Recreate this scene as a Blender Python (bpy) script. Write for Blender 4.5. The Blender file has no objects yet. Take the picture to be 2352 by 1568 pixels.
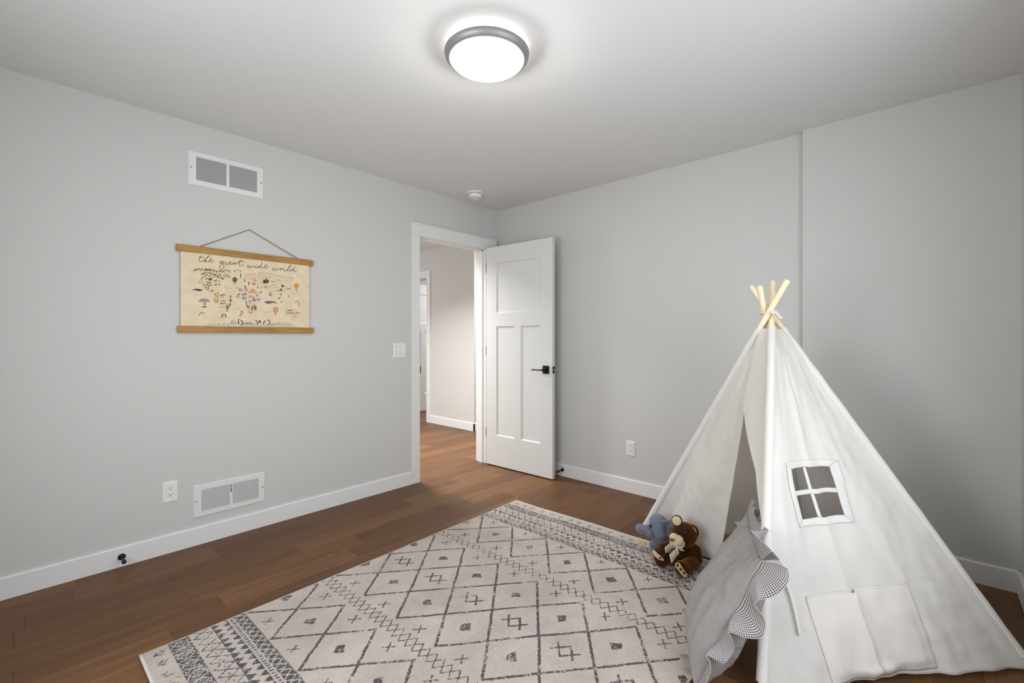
import bpy, bmesh, math, random
import numpy as np
from mathutils import Vector, Matrix, noise

random.seed(7)
rng = np.random.default_rng(11)
sc = bpy.context.scene
col = sc.collection
PI = math.pi
H = 2.44                       # ceiling height
RW = 3.468                     # right wall x
# ------------------------------------------------------------------ camera
CAM = Vector((3.1586, -3.2667, 1.2042)); YAW = 0.73831; FPX = 1060.89; HOR = 773.54
FW = Vector((-math.sin(YAW), math.cos(YAW), 0)); RT = Vector((math.cos(YAW), math.sin(YAW), 0)); UP = Vector((0, 0, 1))
cd = bpy.data.cameras.new('camera'); cam = bpy.data.objects.new('camera', cd); col.objects.link(cam)
cam.location = CAM; cam.rotation_euler = (PI/2, 0, YAW)
cd.sensor_width = 36; cd.lens = 36*FPX/2352; cd.shift_y = -(784-HOR)/2352; cd.clip_start = .02
sc.camera = cam

def at(u, v, d):               # world point seen at photo pixel (u, v), d metres ahead
    return CAM + (FW + RT*((u-1176)/FPX) + UP*((HOR-v)/FPX))*d

# ------------------------------------------------------------------ materials
def lin(c):
    return tuple(((x/255)/12.92 if x/255 <= .04045 else ((x/255+.055)/1.055)**2.4) for x in c)
class NT:
    def __init__(s, name):
        s.m = bpy.data.materials.new(name); s.m.use_nodes = True
        s.t = s.m.node_tree; s.b = s.t.nodes['Principled BSDF']; s.out = s.t.nodes['Material Output']
    def n(s, typ, **kw):
        nd = s.t.nodes.new(typ)
        for k, v in kw.items(): setattr(nd, k, v)
        return nd
    def l(s, a, b): s.t.links.new(a, b)
    def setin(s, nd, k, v):
        if hasattr(v, 'is_linked') or isinstance(v, bpy.types.NodeSocket): s.l(v, nd.inputs[k])
        else: nd.inputs[k].default_value = v
    def math(s, op, a, b=0.0, c=None):
        nd = s.n('ShaderNodeMath', operation=op)
        s.setin(nd, 0, a); s.setin(nd, 1, b)
        if c is not None: s.setin(nd, 2, c)
        return nd.outputs[0]
    def comb(s, x, y, z=0.0):
        nd = s.n('ShaderNodeCombineXYZ'); s.setin(nd, 0, x); s.setin(nd, 1, y); s.setin(nd, 2, z); return nd.outputs[0]
    def noise(s, vec, scale, detail=3, rough=.55, dist=0):
        nd = s.n('ShaderNodeTexNoise'); s.setin(nd, 'Vector', vec)
        nd.inputs['Scale'].default_value = scale; nd.inputs['Detail'].default_value = detail
        nd.inputs['Roughness'].default_value = rough; nd.inputs['Distortion'].default_value = dist
        return nd.outputs[0]
    def ramp(s, f, stops):
        nd = s.n('ShaderNodeValToRGB'); s.l(f, nd.inputs[0]); e = nd.color_ramp.elements
        while len(e) < len(stops): e.new(.5)
        for i, (p, c) in enumerate(stops): e[i].position = p; e[i].color = (*c, 1)
        return nd.outputs[0]
    def mix(s, f, a, b, mode='MIX'):
        nd = s.n('ShaderNodeMix', data_type='RGBA', blend_type=mode)
        s.setin(nd, 0, f)
        for i, v in ((6, a), (7, b)):
            if isinstance(v, bpy.types.NodeSocket): s.l(v, nd.inputs[i])
            else: nd.inputs[i].default_value = (*v, 1)
        return nd.outputs[2]
    def bump(s, h, strength=.3, dist=.01):
        nd = s.n('ShaderNodeBump'); s.l(h, nd.inputs['Height'])
        nd.inputs['Strength'].default_value = strength; nd.inputs['Distance'].default_value = dist
        s.l(nd.outputs[0], s.b.inputs['Normal'])
    def pos(s):
        return s.n('ShaderNodeNewGeometry').outputs['Position']
    def objc(s):
        return s.n('ShaderNodeTexCoord').outputs['Object']
    def base(s, c, rough=.5, metal=0, spec=None):
        if isinstance(c, bpy.types.NodeSocket): s.l(c, s.b.inputs['Base Color'])
        else: s.b.inputs['Base Color'].default_value = (*c, 1)
        s.b.inputs['Roughness'].default_value = rough; s.b.inputs['Metallic'].default_value = metal
        if spec is not None: s.b.inputs['Specular IOR Level'].default_value = spec
        return s.m

def simple(name, rgb, rough=.5, metal=0, spec=None):
    return NT(name).base(lin(rgb), rough, metal, spec)

def paint(name, rgb, tex=500, strength=.12, rough=.85):
    t = NT(name); p = t.pos()
    nz = t.noise(p, tex, 2); big = t.noise(p, 1.3, 2)
    c = t.mix(t.math('MULTIPLY', big, .10), lin(rgb), tuple(x*.93 for x in lin(rgb)))
    t.base(c, rough, 0, .3); t.bump(nz, strength, .002); return t.m

M = {}
M['wall'] = paint('wall_paint', (204, 203, 200), 260, .10)
M['ceil'] = paint('ceiling_paint', (223, 222, 220), 150, .18, .95)
M['trim'] = simple('white_trim_paint', (226, 226, 224), .42, 0, .4)
M['door'] = simple('white_door_paint', (214, 214, 211), .45, 0, .4)
M['plastic'] = simple('white_plastic', (232, 232, 228), .35)
M['plastic_dark'] = simple('outlet_slot_dark', (22, 22, 22), .6)
M['grille'] = simple('white_enamel', (224, 224, 221), .4)
M['duct'] = simple('duct_shadow_grey', (104, 104, 102), .8)
M['black'] = simple('black_iron', (22, 21, 20), .38, .5)
M['steel'] = simple('latch_steel', (190, 188, 182), .3, 1)
M['nickel'] = simple('brushed_nickel', (160, 159, 156), .5, .6)
M['caulk'] = simple('rubber_tip', (25, 25, 25), .7)
M['screw'] = simple('screw_head', (150, 150, 148), .4, .6)

def emis(name, c, s):
    t = NT(name); t.base(c, .4)
    t.b.inputs['Emission Color'].default_value = (*c, 1); t.b.inputs['Emission Strength'].default_value = s
    return t.m
M['glow'] = emis('lamp_rim_lit', (1, .975, .945), 1.4)
M['lamp'] = emis('lamp_glass_lit', (1, .975, .945), 14.5)

def floor_mat():
    t = NT('walnut_stained_oak_planks'); p = t.pos()
    sp = t.n('ShaderNodeSeparateXYZ'); t.l(p, sp.inputs[0]); x, y = sp.outputs[0], sp.outputs[1]
    W = .1447
    xs = t.math('DIVIDE', t.math('SUBTRACT', x, .115), W)
    row = t.math('FLOOR', xs); fx = t.math('FRACT', xs)
    wn = t.n('ShaderNodeTexWhiteNoise', noise_dimensions='1D'); t.l(row, wn.inputs['W'])
    wn2 = t.n('ShaderNodeTexWhiteNoise', noise_dimensions='1D'); t.l(t.math('ADD', row, 41.3), wn2.inputs['W'])
    ln = t.math('MULTIPLY_ADD', wn2.outputs[0], .55, .55)
    ys = t.math('ADD', t.math('DIVIDE', y, ln), t.math('MULTIPLY', wn.outputs[0], 9))
    idx = t.math('FLOOR', ys); fy = t.math('FRACT', ys)
    pw = t.n('ShaderNodeTexWhiteNoise', noise_dimensions='2D'); t.l(t.comb(row, idx), pw.inputs['Vector'])
    pr = pw.outputs[0]; prc = pw.outputs[1]
    seed = t.math('MULTIPLY', pr, 37.0)
    g1 = t.noise(t.comb(t.math('MULTIPLY', x, 34), t.math('MULTIPLY', y, 1.6), seed), 1.0, 6, .62, .9)
    g2 = t.noise(t.comb(t.math('MULTIPLY', x, 190), t.math('MULTIPLY', y, 5), seed), 1.0, 3, .6)
    g3 = t.noise(t.comb(t.math('MULTIPLY', x, 9), t.math('MULTIPLY', y, 1.1), seed), 1.0, 3, .5, 1.5)
    basec = t.ramp(pr, [(0, lin((58, 39, 23))), (.20, lin((97, 66, 37))), (.7, lin((112, 77, 44))), (1, lin((138, 98, 58)))])
    c = t.mix(t.math('MULTIPLY', t.math('SUBTRACT', .64, g1), 2.1), basec, lin((66, 40, 26)))
    c = t.mix(t.math('MULTIPLY', g2, .60), c, lin((66, 44, 27)))
    c = t.mix(t.math('MULTIPLY', g3, .30), c, lin((150, 108, 78)))
    # knots
    vo = t.n('ShaderNodeTexVoronoi'); vo.inputs['Scale'].default_value = 1
    t.l(t.comb(t.math('MULTIPLY', x, 7.5), t.math('MULTIPLY', y, 2.4), seed), vo.inputs['Vector'])
    kd = t.math('SUBTRACT', 1.0, t.math('MULTIPLY', t.math('ADD', vo.outputs[0], t.math('MULTIPLY', g1, .10)), 7.5))
    kd = t.math('MAXIMUM', kd, 0.0)
    c = t.mix(t.math('MINIMUM', t.math('MULTIPLY', kd, 1.6), .85), c, lin((52, 32, 21)))
    # seams between the boards; the pale long ones paint in bevel highlights
    ex = t.math('MINIMUM', fx, t.math('SUBTRACT', 1.0, fx)); ey = t.math('MULTIPLY', t.math('MINIMUM', fy, t.math('SUBTRACT', 1.0, fy)), 5.0)
    e = t.math('MINIMUM', ex, ey)
    seam = t.math('LESS_THAN', ey, .012)
    seam_glint = t.math('MULTIPLY', t.math('LESS_THAN', ex, .009), t.math('MULTIPLY_ADD', t.noise(t.comb(t.math('MULTIPLY', row, 7.3), t.math('MULTIPLY', y, .8), 0.0), 1.0, 2), 1.6, -.45))
    c = t.mix(t.math('MAXIMUM', seam_glint, 0.0), c, lin((158, 116, 76)))
    c = t.mix(t.math('MULTIPLY', seam, .55), c, lin((58, 37, 25)))
    t.base(c, .42, 0, .20)
    rr = t.math('MULTIPLY_ADD', g1, .18, .34); t.l(rr, t.b.inputs['Roughness'])
    hgt = t.math('ADD', t.math('MULTIPLY', t.math('MINIMUM', e, .03), 30), t.math('MULTIPLY', g2, .25))
    t.bump(hgt, .22, .002)
    return t.m
M['floor'] = floor_mat()

def cloth(name, rgb, trans=.35, weave=900, tint=None):
    t = NT(name); p = t.objc()
    big = t.noise(p, 5, 4); w = t.noise(p, weave, 1)
    base = t.mix(t.math('MULTIPLY', big, .12), lin(rgb), tuple(q*.9 for q in lin(rgb)))
    t.base(base, .95, 0, .1); t.b.inputs['Sheen Weight'].default_value = .15
    t.bump(t.math('ADD', t.math('MULTIPLY', w, .3), t.noise(p, 22, 3)), .25, .008)
    tr = t.n('ShaderNodeBsdfTranslucent'); tr.inputs[0].default_value = (*(lin(tint or rgb)), 1)
    mx = t.n('ShaderNodeMixShader'); mx.inputs[0].default_value = trans
    t.l(t.b.outputs[0], mx.inputs[1]); t.l(tr.outputs[0], mx.inputs[2]); t.l(mx.outputs[0], t.out.inputs[0])
    return t.m
M['canvas'] = cloth('white_cotton_canvas', (245, 244, 242), .50, 900, (252, 245, 236))
M['canvas_white'] = cloth('white_cotton_trim', (240, 238, 234), .36)
M['sleeve'] = cloth('white_cotton_sleeve', (234, 232, 228), .24, 900, (246, 238, 230))
M['cord'] = simple('cotton_cord', (228, 220, 206), .9)

def wood(name, a, b, scale=(20, 20, 1.2), knots=0, rough=.5):
    t = NT(name); mp = t.n('ShaderNodeMapping'); t.l(t.objc(), mp.inputs[0]); mp.inputs['Scale'].default_value = scale
    g = t.noise(mp.outputs[0], 1.0, 5, .6, 1.2)
    c = t.ramp(g, [(.28, lin(a)), (.72, lin(b))])
    if knots:
        vo = t.n('ShaderNodeTexVoronoi'); t.l(mp.outputs[0], vo.inputs[0]); vo.inputs['Scale'].default_value = .55
        k = t.math('MAXIMUM', t.math('SUBTRACT', 1.0, t.math('MULTIPLY', vo.outputs[0], 6)), 0.0)
        c = t.mix(t.math('MULTIPLY', k, .8), c, lin((74, 47, 22)))
    t.base(c, rough); t.bump(g, .15, .002); return t.m
M['pole'] = wood('pale_pine_dowel', (232, 210, 170), (245, 230, 202), (40, 40, 2.5))
M['rail'] = wood('oak_stained_rail', (122, 84, 32), (190, 142, 66), (30, 4.5, 60), 1)

def fur(name, c0, c1, rim, scale=90, sheen=.8):
    t = NT(name); p = t.objc()
    n1 = t.noise(p, scale, 3, .6); n2 = t.noise(p, 16, 3)
    c = t.mix(n2, lin(c0), lin(c1)); c = t.mix(t.math('MULTIPLY', t.noise(p, scale*5, 2), .6), c, tuple(q*.45 for q in lin(c0)))
    t.base(c, .9, 0, .12)
    t.b.inputs['Sheen Weight'].default_value = sheen; t.b.inputs['Sheen Roughness'].default_value = .4
    t.b.inputs['Sheen Tint'].default_value = (*lin(rim), 1)
    t.bump(t.noise(p, scale*7, 2), .5, .003); return t.m
M['bear'] = fur('brown_plush', (38, 21, 9), (74, 41, 15), (225, 150, 70))
M['cream'] = fur('cream_plush', (222, 200, 160), (236, 216, 178), (255, 240, 210), 120, .3)
M['blue'] = fur('slate_blue_plush', (112, 116, 132), (140, 144, 160), (200, 205, 225), 130, .45)
M['pad'] = simple('brown_pad_spot', (98, 56, 26), .8)
M['nose'] = simple('rust_nose', (132, 66, 34), .55)
M['eye'] = simple('glossy_dark_eye', (18, 12, 10), .12)
t = NT('sheer_ivory_ribbon'); t.base(lin((205, 192, 168)), .35); t.b.inputs['Alpha'].default_value = .55; M['sheer'] = t.m
M['satin'] = simple('ivory_satin_edge', (238, 228, 204), .3)

def gingham():
    t = NT('grey_gingham_cotton'); uv = t.n('ShaderNodeUVMap').outputs[0]
    sp = t.n('ShaderNodeSeparateXYZ'); t.l(uv, sp.inputs[0])
    P = .0043
    a = t.math('GREATER_THAN', t.math('FRACT', t.math('DIVIDE', sp.outputs[0], P)), .5)
    b = t.math('GREATER_THAN', t.math('FRACT', t.math('DIVIDE', sp.outputs[1], P)), .5)
    f = t.math('MULTIPLY', t.math('ADD', a, b), .5)
    c = t.ramp(f, [(0, lin((216, 210, 205))), (.5, lin((138, 132, 132))), (1, lin((64, 58, 62)))])
    t.base(c, .9, 0, .15)
    t.bump(t.noise(t.objc(), 30, 3), .35, .01); return t.m
M['gingham'] = gingham()

# ------------------------------------------------------------------ objects and meshes
WORLD = {}
def tag(o, label, cat, group=None, kind=None):
    o['label'] = label; o['category'] = cat
    if group: o['group'] = group
    if kind: o['kind'] = kind
    return o
def empty(name, loc, label, cat, group=None, kind=None):
    o = bpy.data.objects.new(name, None); o.empty_display_size = .05; col.objects.link(o)
    o.location = loc; WORLD[o.name] = Vector(loc)
    return tag(o, label, cat, group, kind)

class MB:
    def __init__(s): s.v = []; s.f = []; s.uv = None
    def add(s, vs, fs):
        k = len(s.v); s.v += [Vector(q) for q in vs]; s.f += [tuple(i+k for i in f) for f in fs]; return s
    def box(s, x0, x1, y0, y1, z0, z1):
        vs = [(x, y, z) for x in (x0, x1) for y in (y0, y1) for z in (z0, z1)]
        return s.add(vs, [(0, 1, 3, 2), (4, 6, 7, 5), (0, 4, 5, 1), (2, 3, 7, 6), (0, 2, 6, 4), (1, 5, 7, 3)])
    def obox(s, c, ax, ay, az):       # oriented box by half axes
        c, ax, ay, az = map(Vector, (c, ax, ay, az))
        vs = [c+ax*i+ay*j+az*k for i in (-1, 1) for j in (-1, 1) for k in (-1, 1)]
        return s.add(vs, [(0, 1, 3, 2), (4, 6, 7, 5), (0, 4, 5, 1), (2, 3, 7, 6), (0, 2, 6, 4), (1, 5, 7, 3)])
    def prism(s, prof, a, b, ux, uy):  # profile (list of 2D) swept from a to b
        a, b, ux, uy = map(Vector, (a, b, ux, uy)); n = len(prof)
        vs = [a+ux*p[0]+uy*p[1] for p in prof]+[b+ux*p[0]+uy*p[1] for p in prof]
        fs = [(i, (i+1) % n, (i+1) % n+n, i+n) for i in range(n)]+[tuple(range(n-1, -1, -1)), tuple(range(n, 2*n))]
        return s.add(vs, fs)
    def tube(s, pts, r, n=16, cap=True):
        pts = [Vector(p) for p in pts]; m = len(pts); rs = r if hasattr(r, '__len__') else [r]*m
        vs = []; up = None
        for i, p in enumerate(pts):
            d = (pts[min(i+1, m-1)]-pts[max(i-1, 0)]).normalized()
            if up is None: up = d.orthogonal().normalized()
            u = (up-d*up.dot(d)).normalized(); up = u; w = d.cross(u)
            vs += [p+(u*math.cos(2*PI*k/n)+w*math.sin(2*PI*k/n))*rs[i] for k in range(n)]
        fs = [(i*n+k, i*n+(k+1) % n, (i+1)*n+(k+1) % n, (i+1)*n+k) for i in range(m-1) for k in range(n)]
        if cap: fs += [tuple(range(n-1, -1, -1)), tuple((m-1)*n+k for k in range(n))]
        return s.add(vs, fs)
    def lathe(s, c, axis, prof, n=64):  # prof (r, h) along axis
        c, axis = Vector(c), Vector(axis).normalized(); u = axis.orthogonal().normalized(); w = axis.cross(u)
        vs = []; m = len(prof)
        for r, h in prof: vs += [c+axis*h+(u*math.cos(2*PI*k/n)+w*math.sin(2*PI*k/n))*max(r, 1e-4) for k in range(n)]
        fs = [(i*n+k, i*n+(k+1) % n, (i+1)*n+(k+1) % n, (i+1)*n+k) for i in range(m-1) for k in range(n)]
        return s.add(vs, fs)
    def grid(s, fn, nu, nv, keep=None):
        vs = [fn(i/nu, j/nv) for i in range(nu+1) for j in range(nv+1)]
        fs = []
        for i in range(nu):
            for j in range(nv):
                if keep is None or keep((i+.5)/nu, (j+.5)/nv):
                    k = i*(nv+1)+j; fs.append((k, k+nv+1, k+nv+2, k+1))
        return s.add(vs, fs)
    def ball(s, c, r, seg=24, ring=14, ax=None):
        c = Vector(c); r = (r, r, r) if not hasattr(r, '__len__') else r
        ax = ax or (Vector((1, 0, 0)), Vector((0, 1, 0)), Vector((0, 0, 1)))
        vs = []
        for i in range(ring+1):
            th = PI*i/ring
            for k in range(seg):
                ph = 2*PI*k/seg
                vs.append(c+ax[0]*(r[0]*math.sin(th)*math.cos(ph))+ax[1]*(r[1]*math.sin(th)*math.sin(ph))+ax[2]*(r[2]*math.cos(th)))
        fs = [(i*seg+k, (i+1)*seg+k, (i+1)*seg+(k+1) % seg, i*seg+(k+1) % seg) for i in range(ring) for k in range(seg)]
        return s.add(vs, fs)

def mk(name, mb, mat, parent=None, smooth=False, bevel=0, uvs=None, weld=False, kind=None, label=None, solid=0):
    lo = Vector([min(v[i] for v in mb.v) for i in range(3)]); hi = Vector([max(v[i] for v in mb.v) for i in range(3)])
    c = Vector(((lo.x+hi.x)/2, (lo.y+hi.y)/2, lo.z))
    me = bpy.data.meshes.new(name); me.from_pydata([v-c for v in mb.v], [], mb.f); me.update()
    if uvs is not None:
        ul = me.uv_layers.new(name='UVMap')
        for lp in me.loops: ul.data[lp.index].uv = uvs[lp.vertex_index]
    if weld or not uvs:
        bm = bmesh.new(); bm.from_mesh(me)
        if weld: bmesh.ops.remove_doubles(bm, verts=bm.verts, dist=1e-5)
        bmesh.ops.recalc_face_normals(bm, faces=bm.faces); bm.to_mesh(me); bm.free()
    me.materials.append(mat)
    if smooth:
        me.shade_smooth()
    o = bpy.data.objects.new(name, me); col.objects.link(o)
    if parent:
        o.parent = parent; o.location = c-WORLD[parent.name]
    else: o.location = c
    WORLD[o.name] = c
    if bevel:
        b = o.modifiers.new('bevel', 'BEVEL'); b.width = bevel; b.segments = 2; b.limit_method = 'ANGLE'; b.angle_limit = .6
    if solid:
        sd = o.modifiers.new('thickness', 'SOLIDIFY'); sd.thickness = solid; sd.offset = 0
    if kind: o['kind'] = kind
    if label: o['label'] = label
    return o
def struct(name, mb, mat, label, cat, parent=None, bevel=0, smooth=False):
    o = mk(name, mb, mat, parent, smooth, bevel)
    if not parent: tag(o, label, cat, kind='structure')
    return o
def sstep(a, b, x):
    t = min(1, max(0, (x-a)/(b-a))); return t*t*(3-2*t)

# ------------------------------------------------------------------ room shell
T = .12
DY0, DY1, DH = -.943, -.172, 2.036      # bedroom doorway in the left wall
struct('floor', MB().box(-4.2, 3.7, -3.92, 3.4, -.05, 0), M['floor'], 'brown oak plank floor running out into the hallway', 'floor')
struct('ceiling', MB().box(-4.2, 3.7, -3.92, 3.4, H, H+.05), M['ceil'], 'pale grey flat ceiling above the room', 'ceiling')
struct('wall_left', MB().box(-T, 0, -3.9, DY0-.01, 0, H).box(-T, 0, DY1+.01, 0, 0, H).box(-T, 0, DY0-.01, DY1+.01, DH+.01, H), M['wall'],
       'light grey wall with the map, two vents and the doorway', 'wall')
struct('wall_back', MB().box(-T, 2.585, 0, T, 0, H).box(2.585, 3.7, -.05, T, 0, H), M['wall'],
       'light grey wall behind the open door and the tent, stepping forward at the right', 'wall')
WY0, WY1, WZ0, WZ1 = -2.70, -1.15, .50, 1.95
struct('wall_right', MB().box(RW, 3.6, -3.9, WY0, 0, H).box(RW, 3.6, WY1, -.05, 0, H).box(RW, 3.6, WY0, WY1, 0, WZ0).box(RW, 3.6, WY0, WY1, WZ1, H), M['wall'],
       'light grey wall at the right edge beside the tent', 'wall')
VX0, VX1, VZ0, VZ1 = 1.2, 2.6, .60, 1.85
struct('wall_front', MB().box(-T, VX0, -3.92, -3.8, 0, H).box(VX1, 3.7, -3.92, -3.8, 0, H).box(VX0, VX1, -3.92, -3.8, 0, VZ0).box(VX0, VX1, -3.92, -3.8, VZ1, H), M['wall'], 'light grey wall behind the viewer', 'wall')
# window (behind the viewer's right shoulder)
win = MB()
for a in (WY0, (WY0+WY1)/2-.02, WY1-.04): win.box(3.50, 3.56, a, a+.04, WZ0, WZ1)
win.box(3.50, 3.56, WY0, WY1, WZ0, WZ0+.04).box(3.50, 3.56, WY0, WY1, WZ1-.04, WZ1)
fill_win = MB()  # unseen rear window, added to let in soft fill light
for a in (VX0, (VX0+VX1)/2-.02, VX1-.04): fill_win.box(a, a+.04, -3.88, -3.83, VZ0, VZ1)
fill_win.box(VX0, VX1, -3.88, -3.83, VZ0, VZ0+.04).box(VX0, VX1, -3.88, -3.83, VZ1-.04, VZ1)
struct('window_fill', fill_win, M['trim'], 'white framed window added behind the viewer for fill light', 'window')
struct('window_1', win, M['trim'], 'white framed window in the right wall outside the view', 'window')

def baseboard(name, runs, label):
    m = MB(); pr = [(0, 0), (.014, 0), (.014, .097), (.009, .103), (0, .103)]
    for a, b, nrm in runs: m.prism(pr, (a[0], a[1], 0), (b[0], b[1], 0), (nrm[0], nrm[1], 0), (0, 0, 1))
    return struct(name, m, M['trim'], label, 'baseboard')
baseboard('baseboard_left', [((0, -3.8), (0, -1.026), (1, 0))], 'white baseboard along the left wall under the low vent')
baseboard('baseboard_back', [((.0, 0), (2.585, 0), (0, -1)), ((2.571, -.05), (RW, -.05), (0, -1)), ((2.585, 0), (2.585, -.064), (-1, 0))],
          'white baseboard along the wall behind the door and the tent')
baseboard('baseboard_right', [((RW, -.05), (RW, -3.8), (-1, 0))], 'white baseboard along the right wall beside the tent')
# doorway: jamb lining and casing
jam = MB().box(-T-.002, .002, DY0-.02, DY0, 0, DH).box(-T-.002, .002, DY1, DY1+.02, 0, DH).box(-T-.002, .002, DY0-.02, DY1+.02, DH, DH+.02)
jam.box(-.075, -.037, DY0, DY0+.011, 0, DH).box(-.075, -.037, DY1-.011, DY1, 0, DH).box(-.075, -.037, DY0, DY1, DH-.011, DH)
struct('door_1', jam, M['trim'], 'white frame lining of the open doorway into the hallway', 'door frame')
cas = MB()
cas.box(0, .016, -1.025, DY0-.004, 0, DH+.006).box(0, .016, DY1+.004, -.055, 0, DH+.006).box(0, .019, -1.025, -.036, DH+.006, 2.135)
cas.box(0, .024, -1.025, -.034, 2.135, 2.146)
cas.box(-T-.016, -T, -1.025, DY0-.004, 0, DH+.006).box(-T-.016, -T, DY1+.004, -.055, 0, DH+.006).box(-T-.019, -T, -1.025, -.036, DH+.006, 2.14)
struct('trim_1', cas, M['trim'], 'white flat casing boards around the bedroom doorway', 'door casing', bevel=.0015)
sp_ = bpy.data.objects['door_1']
mk('strike_plate', MB().box(-.055, -.008, DY0-.001, DY0+.003, .90, .965).box(-.010, .007, DY0-.002, DY0+.0115, .903, .962), M['black'], sp_, label='black strike plate')

# ------------------------------------------------------------------ panelled door leaves
def door_leaf(name, org, ux, un, w, h, label, panels=True):
    """org hinge-bottom corner on the visible face, ux along the leaf, un out of the visible face"""
    org, ux, un = Vector(org), Vector(ux).normalized(), Vector(un).normalized(); uz = Vector((0, 0, 1)); th = .035
    P = lambda a, z, d: org+ux*a+uz*z+un*d
    st = .127; mid = .075
    rects = [(st, w-st, h-.155-.46, h-.155), (st, w/2-mid/2, .28, h-.155-.46-.125), (w/2+mid/2, w-st, .28, h-.155-.46-.125)]
    xs = sorted({0, w, *[r[0] for r in rects], *[r[1] for r in rects]}); zs = sorted({0, h, *[r[2] for r in rects], *[r[3] for r in rects]})
    m = MB()
    def inside(a, z):
        for r in rects:
            if r[0] < a < r[1] and r[2] < z < r[3]: return r
    for side in (0, 1):
        d0 = 0 if side == 0 else -th; sg = -1 if side == 0 else 1
        for i in range(len(xs)-1):
            for j in range(len(zs)-1):
                if inside((xs[i]+xs[i+1])/2, (zs[j]+zs[j+1])/2): continue
                m.add([P(xs[i], zs[j], d0), P(xs[i+1], zs[j], d0), P(xs[i+1], zs[j+1], d0), P(xs[i], zs[j+1], d0)], [(0, 1, 2, 3)])
        for r in rects:
            b, dp = .008, d0+sg*.009
            o = [P(r[0], r[2], d0), P(r[1], r[2], d0), P(r[1], r[3], d0), P(r[0], r[3], d0)]
            n = [P(r[0]+b, r[2]+b, dp), P(r[1]-b, r[2]+b, dp), P(r[1]-b, r[3]-b, dp), P(r[0]+b, r[3]-b, dp)]
            m.add(o+n, [(0, 1, 5, 4), (1, 2, 6, 5), (2, 3, 7, 6), (3, 0, 4, 7), (4, 5, 6, 7)])
    for a in (0, w): m.add([P(a, 0, 0), P(a, h, 0), P(a, h, -th), P(a, 0, -th)], [(0, 1, 2, 3)])
    for z in (0, h): m.add([P(0, z, 0), P(w, z, 0), P(w, z, -th), P(0, z, -th)], [(0, 1, 2, 3)])
    o = mk(name, m, M['door'], weld=True); tag(o, label, 'door', kind='structure')
    return o, P
d1, P = door_leaf('door_2', (.039, -.199, .012), (.78, .022, 0), (.022, -.78, 0), .765, 2.03,
                  'white three panel door standing open against the back wall', )
W_ = .765
rose = MB().obox(P(W_-.062, .915, .006), (P(1, 0, 0)-P(0, 0, 0))*.031, Vector((0, 0, .034)), (P(0, 0, 1)-P(0, 0, 0))*.006)
hd = mk('door_handle', rose, M['black'], d1, bevel=.002, label='black square handle plate')
ux_ = P(1, 0, 0)-P(0, 0, 0); un_ = P(0, 0, 1)-P(0, 0, 0)
lv = MB().lathe(P(W_-.062, .915, .010), un_, [(.016, 0), (.016, .012), (.011, .016), (.011, .046), (.0, .048)], 24)
lv.obox(P(W_-.062-.055, .912, .045), ux_*.068, Vector((0, 0, .0045)), un_*.006)
mk('lever', lv, M['black'], hd, label='black lever')
mk('latch_plate', MB().obox(P(W_+.001, .915, -.0175), ux_*.0015, Vector((0, 0, .029)), un_*.0125), M['black'], d1, label='black latch plate on the door edge')
mk('latch_bolt', MB().obox(P(W_+.006, .915, -.0175), ux_*.006, Vector((0, 0, .008)), un_*.007), M['steel'], d1, label='silver latch bolt')
for z in (.25, 1.02, 1.80):
    mk('hinge', MB().tube([P(-.005, z, -.004), P(-.005, z+.09, -.004)], .004, 12), M['black'], d1)

# ------------------------------------------------------------------ hallway beyond the doorway
HY = .772
struct('wall_hallway', MB().box(-2.14, -1.171, HY, 3.3, 0, H).box(-4.1, -2.955, HY, HY+.12, 0, H).box(-2.955, -2.14, HY, HY+.12, 2.036, H), M['wall'],
       'grey hallway wall seen through the doorway, ending in an outside corner', 'wall')
struct('wall_hall_end', MB().box(-4.2, -4.1, -2.0, 3.3, 0, H).box(-4.2, -T, -2.1, -2.0, 0, H).box(-4.2, -T, 3.3, 3.4, 0, H).box(-T, 0, T, 3.3, 0, H), M['wall'],
       'grey walls closing off the hallway out of view', 'wall')
hm = MB(); pr = [(0, 0), (.014, 0), (.014, .097), (.009, .103), (0, .103)]
hm.prism(pr, (-2.06, HY, 0), (-1.157, HY, 0), (0, -1, 0), (0, 0, 1)).prism(pr, (-1.171, HY-.014, 0), (-1.171, 3.3, 0), (1, 0, 0), (0, 0, 1))
struct('baseboard_hallway', hm, M['trim'], 'white baseboard along the hallway wall', 'baseboard')
hc = MB().box(-2.14, -2.06, HY-.018, HY, 0, 2.05).box(-3.04, -2.06, HY-.018, HY, 2.05, 2.14).box(-3.04, -2.955, HY-.018, HY, 0, 2.05)
hc.box(-2.155, -2.14, HY-.002, HY+.122, 0, 2.036).box(-2.97, -2.955, HY-.002, HY+.122, 0, 2.036)
struct('trim_2', hc, M['trim'], 'white casing of the far doorway seen through the hallway', 'door casing')
door_leaf('door_3', (-2.935, HY+.13, .012), (0, 1, 0), (1, 0, 0), .765, 2.03, 'white panel door ajar in the far hallway doorway')

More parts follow.
